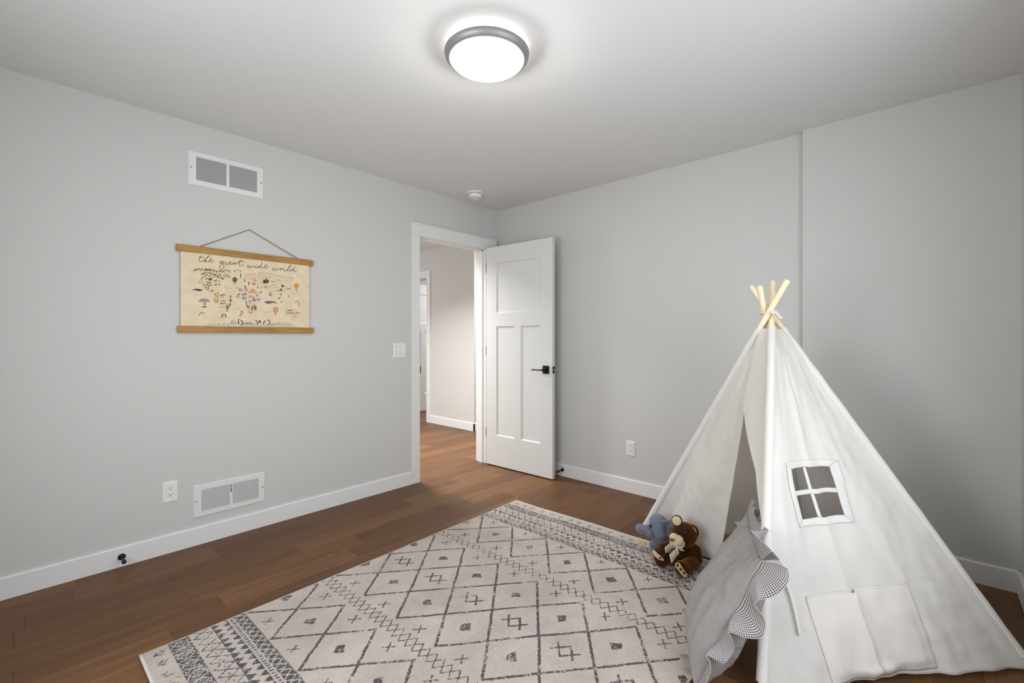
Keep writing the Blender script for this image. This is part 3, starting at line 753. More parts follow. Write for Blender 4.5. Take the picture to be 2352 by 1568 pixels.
    # little stroke alphabet for the printed names
    F = {'N': [[(0, 0), (0, 1), (.6, 0), (.6, 1)]], 'A': [[(0, 0), (.3, 1), (.6, 0)], [(.1, .4), (.5, .4)]], 'S': [[(.55, .85), (.3, 1), (.05, .75), (.5, .3), (.3, 0), (0, .15)]],
         'E': [[(.5, 1), (0, 1), (0, 0), (.5, 0)], [(0, .5), (.4, .5)]], 'P': [[(0, 0), (0, 1), (.5, .9), (.45, .5), (0, .45)]], 'O': [[(.3, 0), (0, .5), (.3, 1), (.6, .5), (.3, 0)]], 'I': [[(.1, 0), (.1, 1)]],
         'a': [[(.4, .5), (.1, .45), (0, .15), (.2, 0), (.4, .2), (.4, .5), (.45, 0)]], 'c': [[(.4, .45), (.15, .5), (0, .2), (.2, 0), (.4, .08)]], 'd': [[(.4, .3), (.1, .45), (.05, .05), (.4, .15)], [(.42, 1), (.42, 0)]],
         'e': [[(0, .25), (.4, .3), (.25, .5), (0, .25), (.2, 0), (.4, .08)]], 'f': [[(.4, .95), (.2, .9), (.15, 0)], [(0, .5), (.35, .5)]], 'h': [[(0, 1), (0, 0)], [(0, .3), (.25, .5), (.4, 0)]],
         'i': [[(.1, .5), (.1, 0)], [(.1, .72), (.1, .76)]], 'l': [[(.1, 1), (.1, 0)]], 'm': [[(0, 0), (0, .5)], [(0, .35), (.2, .5), (.28, 0)], [(.28, .35), (.45, .5), (.55, 0)]], 'n': [[(0, .5), (0, 0)], [(0, .3), (.25, .5), (.4, 0)]],
         'o': [[(.2, 0), (0, .25), (.2, .5), (.4, .25), (.2, 0)]], 'p': [[(0, .5), (0, -.35)], [(0, .35), (.35, .45), (.3, .05), (0, .1)]], 'r': [[(0, .5), (0, 0)], [(0, .3), (.3, .5)]], 's': [[(.35, .45), (.05, .4), (.3, .12), (0, .02)]],
         't': [[(.15, .85), (.15, 0), (.3, .02)], [(0, .55), (.35, .55)]], 'u': [[(0, .5), (.08, 0), (.35, .1), (.4, .5), (.42, 0)]], 'U': [[(0, 1), (.05, .1), (.5, .1), (.55, 1)]]}
    def text(c, x, y, w, h, colr, lw=1.1, al=1):
        (ax, ay), = c([(x, y)]); h = h/1000
        for ch in w:
            if ch in F:
                for q in F[ch]: A.stroke([(ax+a*h*.8, ay-b*h) for a, b in q], lw/1000, S(*colr), al)
                ax += h*(max(a for q in F[ch] for a, b in q)*.8+.16)
            else: ax += h*.4
    D = (66, 58, 46); L = (172, 150, 118)
    text(cA, 545, 1095, 'North', 9.5, D, 1.6); text(cA, 508, 1172, 'America', 9, D, 1.6)
    text(cC, 1210, 505, 'South', 9, D, 1.5); text(cC, 1185, 592, 'America', 9, D, 1.6); text(cD, 160, 335, 'Africa', 12, (84, 70, 62), 1.5)
    text(cB, 290, 762, 'Europe', 8, (110, 80, 56), 1.3); text(cB, 890, 820, 'Asia', 9, D, 1.4); text(cD, 1455, 870, 'Australia', 7.5, (92, 96, 78), 1.3)
    text(cC, 2105, 1310, 'Antarctica', 8.5, D, 1.4)
    for c, x, y, w_ in ((cC, 270, 285, 'Pacific Ocean'), (cC, 1330, 25, 'Atlantic Ocean'), (cC, 1640, 785, 'Atlantic Ocean'), (cD, 1570, 215, 'Pacific Ocean'), (cD, 680, 835, 'Indian Ocean')): text(c, x, y, w_, 6, L, .9, .9)
    text(cC, 1330, -30, 'North', 5.5, L, .9, .9); text(cC, 1790, 705, 'South', 5.5, L, .9, .9)
    # forests
    def tree(c, x, y, hh, colr=(70, 62, 42)):
        (ax, ay), = c([(x, y)]); h = hh/1000*r.uniform(.8, 1.2); w_ = h*r.uniform(.16, .3)
        A.fill([(ax-w_, ay), (ax, ay-h), (ax+w_, ay)], S(*colr), r.uniform(.6, .95))
    for x, y in [(95, 665), (150, 640), (180, 640), (235, 610), (270, 620), (325, 650), (360, 610), (400, 620), (455, 650), (490, 630), (520, 640), (560, 640), (590, 640), (650, 640), (680, 655), (735, 655), (790, 670), (835, 680), (885, 710), (912, 715), (965, 690), (1010, 690), (1040, 695), (1100, 705), (1130, 700), (1190, 660), (1250, 660), (1300, 670), (1365, 685),
                 (360, 790), (400, 790), (440, 790), (480, 750), (515, 745), (590, 740), (640, 750), (690, 770), (735, 775), (790, 815), (815, 820), (865, 825), (940, 845), (1000, 800), (1025, 830), (505, 850), (560, 830), (620, 850), (690, 855), (770, 910), (850, 870), (910, 890), (960, 905), (1010, 905), (1050, 905), (1130, 850), (1180, 780), (1195, 870), (1250, 840), (1295, 860), (1350, 910), (370, 930), (435, 900), (345, 1000), (1090, 965), (1130, 965), (1530, 680), (1560, 685), (1635, 640), (1745, 695)]:
        tree(cA, x, y, 13); 
        if r.random() < .5: tree(cA, x+r.uniform(8, 16), y+4, 9)
    for x, y in [(15, 590), (70, 600), (100, 590), (150, 600), (190, 570), (245, 615), (310, 560), (335, 560), (385, 565), (480, 570), (510, 540), (545, 580), (600, 520), (645, 565), (690, 530), (745, 530), (770, 545), (815, 560), (840, 585), (900, 575), (935, 600), (975, 600), (1040, 590), (1150, 625), (1225, 630), (1290, 630), (1310, 645), (1360, 650), (1380, 690), (1440, 680), (1480, 705), (1520, 705), (1580, 690), (1630, 720), (490, 645), (530, 690), (585, 715), (650, 660), (710, 600), (775, 650), (840, 650), (880, 655), (920, 660), (1020, 665), (1065, 660), (1105, 670), (1185, 665), (1245, 700), (1270, 740), (955, 730), (1020, 750), (1095, 750), (1060, 790), (1160, 770), (1190, 810), (1130, 845), (1340, 820), (1410, 760), (1550, 790), (820, 700), (620, 910), (710, 910), (740, 910), (180, 740), (215, 720), (560, 820)]:
        tree(cB, x, y, 7.5, (58, 62, 44))
    # whales, dolphins
    fl(cC, [(160, 60), (200, 80), (330, 48), (480, 72), (560, 92), (430, 128), (330, 105), (210, 95), (165, 122), (185, 88)], (62, 60, 52)); st(cC, [(390, 122), (440, 132), (500, 118)], 1.6, (130, 124, 108))
    fl(cD, [(680, 495), (780, 460), (1000, 470), (1060, 500), (1105, 548), (1080, 552), (1010, 515), (850, 550), (760, 535)], (92, 92, 98)); st(cD, [(720, 505), (840, 520), (960, 500)], 2, (158, 156, 160))
    st(cC, [(435, 1020), (450, 950), (520, 900), (590, 905), (625, 950)], 3.4, (106, 104, 112)); fl(cC, [(500, 930), (560, 925), (560, 975), (520, 965)], (170, 168, 178))
    st(cD, [(1740, 510), (1770, 462), (1820, 465), (1860, 530), (1875, 610)], 3, (96, 92, 94)); fl(cD, [(1875, 600), (1910, 635), (1870, 625), (1840, 640)], (80, 78, 80))
    # balloons, airship
    def balloon(c, x, y, w_, h_, ca, cb, basket=(70, 58, 46)):
        P_ = [(x+w_*math.sin(a)*(1 if math.cos(a) > -.2 else .86+.0*a), y-h_*math.cos(a)*(1 if math.cos(a) > 0 else 1.12)) for a in [2*PI*i/18 for i in range(18)]]
        fl(c, P_, ca)
        for q in (-.55, 0, .55): st(c, [(x+q*w_, y-h_*.8*(1-abs(q)*.3)), (x+q*w_*1.15, y), (x+q*w_*.4, y+h_*.95)], 2.2, cb, .9)
        st(c, [(x-w_*.35, y+h_*1.45), (x, y+h_*1.6), (x+w_*.35, y+h_*1.45)], 3.2, basket)
    balloon(cA, 1552, 975, 92, 95, (142, 100, 76), (88, 52, 42)); balloon(cB, 1716, 950, 84, 98, (214, 164, 104), (176, 118, 62)); balloon(cD, 1070, 750, 98, 108, (222, 172, 134), (146, 84, 52))
    fl(cC, [(390, 478), (480, 420), (590, 400), (720, 425), (832, 505), (740, 525), (560, 520), (430, 505)], (158, 148, 142)); fl(cC, [(470, 520), (740, 520), (680, 570), (520, 560)], (206, 176, 154)); fl(cC, [(575, 580), (675, 580), (625, 640)], (84, 66, 42)); fl(cC, [(525, 690), (600, 668), (700, 690), (690, 718), (540, 716)], (104, 94, 74))
    for x in (400, 820): st(cC, [(x, 505), (x+(610-x)*.13, 640), (x+(610-x)*.25, 740)], .9, (180, 164, 148))
    # landmarks and animals, small painted shapes
    fl(cA, [(1890, 1070), (1912, 830), (1935, 1070), (1915, 1010)], (158, 104, 72)); fl(cA, [(1870, 1060), (1900, 1000), (1930, 1000), (1960, 1060), (1915, 1030)], (158, 104, 72))
    fl(cA, [(1740, 800), (1765, 740), (1790, 800)], (62, 52, 40)); fl(cA, [(1742, 800), (1788, 800), (1785, 905), (1745, 905)], (148, 124, 74)); fl(cA, [(2040, 1050), (2085, 1050), (2075, 1180), (2045, 1180)], (96, 88, 66))
    fl(cB, [(630, 750), (700, 740), (722, 640), (740, 740), (810, 745), (800, 850), (630, 850)], (112, 72, 54)); fl(cB, [(705, 740), (725, 650), (742, 740)], (72, 66, 54)); fl(cB, [(650, 790), (690, 790), (690, 845), (650, 845)], (70, 44, 36)); fl(cB, [(750, 790), (795, 790), (790, 845), (750, 845)], (150, 84, 60))
    fl(cB, [(330, 690), (345, 640), (385, 690)], (196, 128, 96)); fl(cB, [(260, 920), (275, 830), (340, 845), (410, 920)], (206, 152, 112)); fl(cB, [(300, 870), (350, 840), (375, 880), (340, 890)], (120, 78, 50))
    fl(cD, [(150, 180), (300, 35), (470, 185), (300, 195)], (214, 158, 104)); fl(cD, [(150, 180), (200, 130), (230, 110), (180, 180)], (142, 84, 52)); fl(cD, [(265, 80), (300, 35), (300, 60), (280, 90)], (150, 92, 56))
    fl(cA, [(1650, 1300), (1720, 1290), (1800, 1310), (1830, 1400), (1790, 1360), (1740, 1350), (1720, 1420), (1700, 1340), (1640, 1290), (1610, 1260), (1650, 1255)], (178, 142, 92)); st(cA, [(1790, 1330), (1800, 1420)], 2, (150, 112, 74))
    fl(cA, [(1880, 1200), (1950, 1200), (1955, 1380), (1930, 1380), (1925, 1270)], (104, 96, 66)); st(cA, [(2000, 1280), (1995, 1380)], 2.5, (150, 140, 96)); fl(cA, [(1620, 1250), (1650, 1250), (1650, 1280), (1610, 1275)], (66, 52, 36))
    fl(cC, [(815, 180), (850, 85), (930, 85), (965, 180), (890, 150)], (204, 142, 104)); st(cC, [(850, 95), (920, 95)], 2, (140, 78, 50))
    def umbrella_tree(c, x, y, w_, h_, top=(78, 80, 62), tk=(110, 82, 60)):
        st(c, [(x, y+h_), (x, y)], 2.2, tk); fl(c, [(x-w_, y+14), (x-w_*.5, y-16), (x, y-26), (x+w_*.5, y-16), (x+w_, y+14), (x, y+2)], top)
    for a in ((cC, 1850, 255, 70, 130, (84, 72, 60), (92, 44, 40)), (cC, 1790, 320, 35, 70), (cC, 2045, 385, 110, 80), (cC, 2262, 495, 68, 110), (cC, 1290, 270, 110, 120, (58, 60, 40)), (cC, 1200, 300, 60, 90, (92, 96, 66)), (cD, 445, 255, 36, 70), (cD, 480, 415, 70, 10), (cD, 1180, 365, 45, 60, (92, 96, 74)), (cD, 1240, 235, 55, 80, (92, 112, 84)), (cC, 1000, 245, 55, 60), (cC, 2110, 230, 40, 20)): umbrella_tree(*a)
    fl(cC, [(1970, 225), (2060, 225), (2130, 240), (2090, 260), (2085, 330), (2070, 330), (2065, 270), (2010, 270), (2005, 330), (1985, 330)], (130, 118, 110))
    fl(cC, [(2100, 490), (2135, 490), (2165, 640), (2230, 650), (2240, 690), (2215, 790), (2200, 790), (2195, 710), (2160, 700), (2150, 800), (2135, 700)], (160, 108, 76))
    st(cD, [(345, 470), (350, 570)], 3, (206, 166, 130)); A.disc(*cD([(342, 415)])[0], .0085, .0085, S(120, 78, 50)); A.disc(*cD([(342, 410)])[0], .0035, .0035, S(214, 190, 160))
    for x, y in ((345, 640), (395, 690), (270, 690)): fl(cD, [(x-25, y+30), (x-10, y-50), (x+35, y-40), (x+25, y+60), (x+5, y+120), (x-8, y+80)], (112, 102, 70), .9)
    st(cD, [(180, 815), (190, 845), (240, 850), (260, 830), (300, 825)], 3, (110, 84, 66))
    fl(cC, [(1060, 170), (1120, 170), (1140, 230), (1120, 360), (1130, 470), (1090, 540), (960, 520), (940, 440), (1000, 330), (1010, 260), (1080, 230)], (206, 176, 122)); st(cC, [(950, 460), (985, 520), (1070, 520), (1110, 470)], 3, (150, 112, 62)); fl(cC, [(1080, 165), (1115, 165), (1115, 200), (1080, 195)], (72, 70, 50))
    fl(cC, [(1535, 285), (1575, 285), (1570, 400), (1600, 500), (1520, 500), (1545, 400)], (138, 98, 66)); fl(cC, [(1530, 290), (1580, 290), (1575, 370), (1540, 370)], (112, 110, 66))
    for x, y, s_ in ((1440, 855, 1), (1528, 700, .65)):
        st(cC, [(x, y), (x, y-220*s_)], 5.5*s_, (104, 102, 74)); st(cC, [(x-45*s_, y-190*s_), (x-40*s_, y-120*s_), (x, y-95*s_)], 4*s_, (104, 102, 74)); st(cC, [(x+45*s_, y-190*s_), (x+40*s_, y-110*s_), (x, y-80*s_)], 4*s_, (104, 102, 74))
    st(cC, [(1070, 740), (1200, 680), (1290, 740), (1370, 745)], 2, (172, 146, 116)); st(cC, [(1150, 880), (1160, 820), (1230, 810), (1300, 830)], 1.6, (176, 156, 124)); st(cC, [(1140, 885), (1410, 885)], 2, (186, 162, 124))
    for sx in (-1, 1): st(cC, [(1315+sx*20, 965), (1315+sx*75, 1010), (1315+sx*60, 1080)], 4.5, (66, 52, 46))
    st(cC, [(1300, 1020), (1330, 1010)], 3, (160, 110, 90))
    for p in ([(1960, 850), (1930, 940), (1830, 1040)], [(1940, 930), (1900, 1060)], [(1960, 930), (1950, 1050)], [(1970, 900), (2030, 940)]): st(cC, p, 3.2, (186, 140, 122))
    A.disc(*cC([(1962, 870)])[0], .006, .007, S(176, 128, 112))
    fl(cA, [(590, 960), (640, 910), (720, 925), (730, 980), (640, 1010)], (124, 74, 58)); fl(cA, [(470, 950), (560, 910), (580, 960), (540, 960)], (120, 104, 72)); fl(cA, [(800, 1000), (880, 990), (905, 930), (890, 1040), (850, 1020), (815, 1050)], (116, 96, 58)); st(cA, [(960, 1040), (985, 990), (1020, 1040)], 2, (130, 120, 84))
    st(cA, [(215, 1080), (300, 1085), (440, 1065)], 3.2, (190, 122, 92)); st(cA, [(290, 990), (290, 1080)], 2.5, (178, 116, 86)); fl(cA, [(800, 1140), (900, 1140), (910, 1180), (820, 1170)], (108, 94, 68)); fl(cA, [(950, 1130), (1030, 1140), (1020, 1165), (960, 1165)], (82, 70, 50))
    for x, y in ((430, 1170), (505, 1260), (600, 1260), (590, 1330)): fl(cA, [(x-28, y-30), (x, y-50), (x+30, y-28), (x+8, y+10), (x+5, y+55), (x-8, y+55)], (108, 104, 74), .9)
    # Asia: mountains, horse, tiger, gate, palace
    st(cB, [(730, 1005), (830, 990), (860, 960)], 1.8, (110, 106, 90)); st(cB, [(880, 965), (960, 900), (1060, 960), (1140, 1035)], 1.8, (104, 100, 84)); st(cB, [(940, 1000), (1040, 1010)], 1.2, (150, 144, 120))
    fl(cB, [(1190, 1000), (1230, 940), (1255, 890), (1280, 935), (1340, 985), (1300, 975), (1270, 1000), (1250, 960)], (34, 30, 26)); fl(cB, [(1060, 1130), (1080, 1090), (1180, 1075), (1185, 1040), (1240, 1045), (1245, 1140), (1190, 1110), (1120, 1115)], (164, 118, 66)); fl(cB, [(1185, 1040), (1240, 1045), (1240, 1085), (1190, 1080)], (88, 62, 38)); st(cB, [(960, 1105), (1030, 1095)], 1.8, (140, 120, 84))
    st(cB, [(1400, 1020), (1455, 1035), (1520, 1020)], 3, (110, 72, 50)); st(cB, [(1420, 1035), (1418, 1105)], 2, (160, 104, 76)); st(cB, [(1490, 1035), (1492, 1105)], 2, (160, 104, 76)); st(cB, [(1345, 1070), (1310, 1120), (1295, 1190)], 2.4, (140, 130, 104))
    for q in range(4): st(cB, [(780+q*12, 1190+q*25), (960-q*10, 1192+q*28)], 1.6, (186, 136, 112))
    fl(cB, [(845, 1130), (880, 1105), (920, 1165), (830, 1170)], (206, 168, 130)); fl(cB, [(845, 1190), (880, 1190), (885, 1280), (840, 1280)], (150, 84, 64))
    for x, y, g in ((455, 1000, 1), (560, 1160, 1), (510, 1170, .6), (700, 990, 1), (1455, 1290, .8), (1220, 1480, .8)): fl(cB, [(x-22*g, y-30*g), (x, y-45*g), (x+26*g, y-20*g), (x+6*g, y+35*g), (x-8*g, y+40*g)], (104, 104, 76), .9)
    st(cB, [(530, 1010), (570, 990), (630, 975)], 2.4, (186, 116, 78))
    # Australia and Antarctica
    fl(cD, [(1440, 800), (1480, 755), (1600, 750), (1650, 790), (1600, 800)], (198, 128, 104)); fl(cD, [(1440, 830), (1480, 850), (1680, 850), (1670, 880), (1470, 880)], (138, 140, 112)); fl(cD, [(1700, 870), (1760, 825), (1890, 850), (1890, 880)], (206, 140, 112)); st(cD, [(1690, 1020), (1700, 930), (1750, 960), (1760, 1010)], 2, (140, 134, 124)); st(cD, [(1380, 860), (1390, 930), (1450, 940)], 1.6, (176, 170, 150))
    def penguin(c, p): st(c, p, 4.6, (38, 32, 28))
    penguin(cC, [(1860, 1140), (1835, 1220), (1850, 1280), (1885, 1275)]); penguin(cC, [(1930, 1170), (1985, 1230), (1995, 1300), (1950, 1340)])
    penguin(cD, [(405, 1110), (450, 1170), (460, 1240)]); penguin(cD, [(535, 1105), (505, 1180), (495, 1200)]); penguin(cD, [(540, 1110), (570, 1200)]); penguin(cD, [(720, 1120), (675, 1170), (675, 1240)]); penguin(cD, [(810, 1090), (860, 1140), (875, 1210), (830, 1245)])
    for c, q in ((cC, [(1120, 1335), (1280, 1320), (1350, 1290), (1480, 1335), (1600, 1220), (1670, 1240), (1600, 1280), (1670, 1300), (1770, 1300), (2060, 1290)]), (cD, [(740, 1180), (800, 1280), (940, 1220), (1000, 1260), (1060, 1215), (1130, 1235), (1185, 1190), (940, 1285), (1645, 1065)])):
        for p in q: A.disc(*c([p])[0], .0042, .003, S(128, 112, 96), .8)
    return A.image('printed_world_map')
M['map'] = img_mat('printed_map_canvas', map_image(), .9)
PCY = (PY0+PY1)/2
hm_ = empty('hanging_map', (.012, PCY, 1.228), 'illustrated world map canvas hung between two oak rails on the left wall', 'wall hanging')
sh = MB(); nu, nv = 20, 12
def sheet(a, b): return Vector((.0125+.003*math.sin(a*PI)*math.sin(b*PI)+.0015*math.sin(a*9), PY0+(PY1-PY0)*a, PZ0+(PZ1-PZ0)*b))
sh.grid(sheet, nu, nv)
mk('map_sheet', sh, M['map'], hm_, True, uvs=[(i/nu, j/nv) for i in range(nu+1) for j in range(nv+1)], label='cream canvas printed with the great wide world')
mk('rail', MB().box(.003, .021, -2.616, -1.842, 1.690, 1.728), M['rail'], hm_, bevel=.0015, label='top oak rail')
mk('rail', MB().box(.003, .021, -2.610, -1.840, 1.229, 1.267), M['rail'], hm_, bevel=.0015, label='bottom oak rail')
M['twine'] = simple('brown_leather_cord', (142, 108, 62), .8)
ap = Vector((.006, -2.238, 1.872))
mk('hanging_cord', MB().tube([Vector((.012, -2.508, 1.726)), ap-Vector((0, .004, .001)), ap+Vector((0, .004, -.001)), Vector((.012, -1.940, 1.726))], .0021, 8), M['twine'], hm_, True)
mk('nail', MB().lathe((0, ap.y, ap.z-.001), (1, 0, 0), [(.0016, 0), (.0016, .009), (.0030, .009), (.0030, .011), (0, .011)], 12), M['steel'], hm_, True)
#PART3
# ------------------------------------------------------------------ play tent
TF = {'A': Vector((1.845, -.665, 0)), 'B': Vector((2.742, -1.581, 0)), 'C': Vector((3.425, -.775, 0)), 'D': Vector((2.60, -.10, 0))}
TX = {'A': Vector((2.589, -.845, 1.318)), 'B': Vector((2.594, -.806, 1.319)), 'C': Vector((2.580, -.778, 1.321)), 'D': Vector((2.565, -.826, 1.320))}
TEXT = {'A': .17, 'B': .185, 'C': .16, 'D': .14}
TC_ = sum(TX.values(), Vector())/4; CEN = Vector((2.65, -.78, 0))
tent = empty('play_tent', (2.65, -.78, 0), 'white canvas play teepee on four wooden poles with a little window, by the back wall', 'play tent')
def pole_at(k, z): return TF[k]+(TX[k]-TF[k])*(z/TX[k].z)
for k in 'ABCD':
    d = (TX[k]-TF[k]).normalized(); a = TF[k]+d*.008+Vector((0, 0, .009)); b = TX[k]+d*TEXT[k]
    mk('pole', MB().tube([a, a+d*.002, b-d*.005, b-d*.0015, b], [.0115, .0130, .0130, .0122, .0095], 24), M['pole'], tent, True)
CT = 1.245                                   # top edge of the canvas
def corner(k, z):                            # canvas edge line, just outside the pole
    p = pole_at(k, z); o = (TF[k]-CEN); o.z = 0; o.normalize()
    return p+o*.017
def sleeve(k):
    m = MB(); n = 30; pts = []; rs = []
    for i in range(n+1):
        z = .045+(CT-.045)*i/n; pts.append(pole_at(k, z)); rs.append(.0185+.0012*math.sin(i*1.9)+.0012*math.sin(i*4.3+1))
    m.tube(pts, rs, 20, False); return mk('pole_sleeve', m, M['sleeve'], tent, True)
for k in 'ABCD': sleeve(k)
def lerp(tab, z):
    for (z0, v0), (z1, v1) in zip(tab, tab[1:]):
        if z <= z1: return v0+(v1-v0)*(z-z0)/(z1-z0)
    return tab[-1][1]
def wr(p, f, a, sd=0): return a*noise.noise(Vector((p.x*f+sd, p.y*f, p.z*f*.6)))
NF = Vector((.715, .699, 0))                 # into the tent through the front face
LE = [(0, .302), (.072, .336), (.228, .367), (.40, .397), (.564, .445), (.74, .520), (.868, .598), (1.05, .50), (1.25, .32)]
RE = [(0, .985), (.30, .985), (.468, .960), (.645, .872), (.868, .602), (1.05, .504), (1.25, .324)]
def front(s, z):
    p = corner('A', z)*(1-s)+corner('B', z)*s
    return p
def flap_l(a, b):
    z = .030+(CT-.030)*b; e = lerp(LE, z); s = a*e; t_ = max(0, (.868-z)/.868); p = front(s, z)
    inn = .270*t_*(a**.92)
    inn += .030*math.sin(a*PI*2.6+.5)*t_**1.0*sstep(0, .25, a)*(1-.3*a)      # hanging folds
    inn += .010*math.sin(PI*a)*(1-t_)                                         # slack of the upper part
    inn += .012*math.exp(-((s-.34-.10*(z-.87))/.03)**2)*sstep(.85, 1.2, z)    # drawn crease below the top
    return p+NF*inn+NF*(wr(p, 9, .010)+wr(p, 26, .004, 5))*min(1, a*7)*min(1, .25+(1-a)*4)
def flap_r(a, b):
    z = .030+(CT-.030)*b; e = lerp(RE, z); s = e+(1-e)*a; t_ = max(0, (.868-z)/.868); p = front(s, z)
    inn = .02*t_*(1-a)+.008*math.sin(PI*a)*(1-t_)
    inn += .010*math.exp(-((s-.80)/.03)**2)*sstep(.9, 1.15, z)
    return p+NF*inn+NF*(wr(p, 9, .006)+wr(p, 26, .0022, 5))*min(1, (1-a)*4)*min(1, .25+a*4)
mk('door_flap', MB().grid(flap_l, 64, 110), M['canvas'], tent, True, solid=.0016)
mk('door_flap', MB().grid(flap_r, 26, 110), M['canvas'], tent, True, solid=.0016)
# stitched hem tape along the pole side of the left flap and the door edges
def hem(fn, a, n, w=.004): return MB().tube([fn(a, i/n) for i in range(n+1)], w*.5, 6)
mk('flap_hem', hem(flap_l, 1.0, 80), M['sleeve'], tent, True)
mk('flap_hem', hem(flap_r, 0.0, 80), M['sleeve'], tent, True)
# side wall with the window
NS = Vector((.757, -.653, 0)); NS.normalize()
def side(s, z, off=0.0):
    p = corner('B', z)*(1-s)+corner('C', z)*s
    d = -.022*math.sin(PI*s)*math.sin(PI*min(1, z/1.25))
    d += .014*math.exp(-(abs(s-.385+.03*(z-.3))/.035))*sstep(1.15, .85, z)*1.0
    d += .008*math.sin((s*11+z*1.2))*sstep(1.25, .5, z)*sstep(.0, .12, s)*sstep(1, .9, s)
    d += .004*math.exp(-abs(z-.615-.02*s)/.006)*sstep(.45, .6, s)+.004*math.exp(-abs(z-.315+.03*s)/.006)*sstep(.6, .75, s)
    d += .006*noise.noise(Vector((s*14, z*4, 7)))*sstep(1.2, .9, z)
    d += wr(p, 8, .012, 3)+wr(p, 23, .0045, 9)*sstep(0, .1, s)
    d += .006*noise.noise(Vector((s*3, z*26, 2)))*sstep(.55, .1, z)*sstep(.4, .8, s)
    d *= sstep(0, .10, s)*sstep(1, .90, s)
    return p+NS*(d+off)+Vector((0, 0, .45))*off*.6
QO = [(.147, .692), (.618, .692), (.554, .473), (.218, .466)]; QI = [(.193, .668), (.532, .667), (.514, .497), (.246, .490)]
def bil(q, a, b):                            # a right, b down
    f = lambda i: (q[0][i]*(1-a)+q[1][i]*a)*(1-b)+(q[3][i]*(1-a)+q[2][i]*a)*b
    return f(0), f(1)
def in_quad(q, s, z):
    n = 0
    for i in range(4):
        x0, y0 = q[i]; x1, y1 = q[(i+1) % 4]
        n += ((x1-x0)*(z-y0)-(y1-y0)*(s-x0)) < 0
    return n == 4
QH = [(.180, .676), (.556, .676), (.528, .489), (.236, .482)]
zlow = lambda s: .012+.018*math.sin(s*PI)
def side_g(a, b):
    z = zlow(a)+(CT-zlow(a))*b; return side(a, z)
mk('side_panel', MB().grid(side_g, 110, 150, lambda a, b: not in_quad(QH, a, zlow(a)+(CT-zlow(a))*b)), M['canvas'], tent, True, solid=.0016)
wf = MB()
def strip(a0, b0, a1, b1, wq, n=16, q=QI, off=.0035):
    """band of cloth between two points of the pane quad"""
    return wf.grid(lambda i, j: side(*bil(q, a0+(a1-a0)*i+(wq[0])*(j-.5), b0+(b1-b0)*i+(wq[1])*(j-.5)), off), n, 3)
for k in range(4):
    k2 = (k+1) % 4
    wf.grid(lambda i, j, k=k, k2=k2: side(*[(QO[k][c]*(1-i)+QO[k2][c]*i)*(1-j)+(QI[k][c]*(1-i)+QI[k2][c]*i)*j for c in (0, 1)], .0045), 20, 5)
mk('window_frame', wf, M['canvas_white'], tent, True, solid=.0016, label='white sewn frame of the tent window')
wf = MB(); strip(.42, 0, .43, 1, (.068, 0)); mk('window_bar', wf, M['canvas_white'], tent, True, solid=.0016)
wf = MB(); strip(0, .50, 1, .50, (0, .095)); mk('window_bar', wf, M['canvas_white'], tent, True, solid=.0016)
# pocket
QP = [(.190, .262), (.681, .279), (.637, .043), (.243, .030)]
def pocket(a, b):
    s, z = bil(QP, a, b); e = min(1, min(a, 1-a)*9)*min(1, (1-b)*9)
    off = .004+.016*e*(.5+.5*math.sin(PI*b*.7+.2))+.010*math.exp(-((a-.42-.02*b)/.03)**2)*e-.010*math.exp(-((a-.475)/.022)**2)*e*(1-b*.6)
    off += .012*math.exp(-((b-.93)/.05)**2)*math.exp(-((a-.45)/.2)**2)+wr(side(s, z), 14, .006, 11)*e
    return side(s, z, off)
mk('pocket', MB().grid(pocket, 60, 40), M['canvas'], tent, True, solid=.0016)
mk('pocket_hem', MB().tube([pocket(i/40, 0) for i in range(41)], .0028, 8), M['canvas_white'], tent, True)
# back walls
def back(k0, k1, sag):
    def fn(a, b):
        z = .03+(CT-.03)*b; p = corner(k0, z)*(1-a)+corner(k1, z)*a; q = CEN-p; q.z = 0; q.normalize()
        return p+q*(sag*math.sin(PI*a)*(1-b*.8)+wr(p, 7, .010, 4))
    return mk('back_panel', MB().grid(fn, 40, 50), M['canvas_white'], tent, True, solid=.0016)
back('C', 'D', .05); back('D', 'A', .03)
# lashing cord and tie strap
lc = []; 
for i in range(49):
    a = 2*PI*i/16; lc.append(TC_+RT*(.034*math.cos(a))+FW*(.049*math.sin(a))+UP*(-.006+.010*(i/48)))
mk('lashing_cord', MB().tube(lc, .0030, 8), M['cord'], tent, True, label='cream cord tied round the crossed poles')
kn = at(1771, 716, 2.13)
mk('cord_bow', MB().tube(spline_v([kn, kn+RT*.010+UP*.006, kn+RT*.024-UP*.002, kn+RT*.042-UP*.022, kn+RT*.050-UP*.026, kn+RT*.044-UP*.029, kn+RT*.026-UP*.010, kn+RT*.004-UP*.002, kn+RT*.012-UP*.012]), .0026, 8), M['cord'], tent, True)
ts = [side(.02, .40, .006), side(.05, .36, .008), side(.085, .325, .012), side(.112, .26, .014), side(.130, .19, .012), side(.133, .172, .012)]
def ribbon(pts, w, dirv, n=6):
    pp = spline_v(pts, n); m = MB(); vs = []
    for p in pp: vs += [p-dirv*w/2, p+dirv*w/2]
    m.add(vs, [(2*i, 2*i+1, 2*i+3, 2*i+2) for i in range(len(pp)-1)]); return m
mk('tie_strap', ribbon(ts, .012, (corner('C', .3)-corner('B', .3)).normalized()), M['canvas_white'], tent, True, solid=.0015)

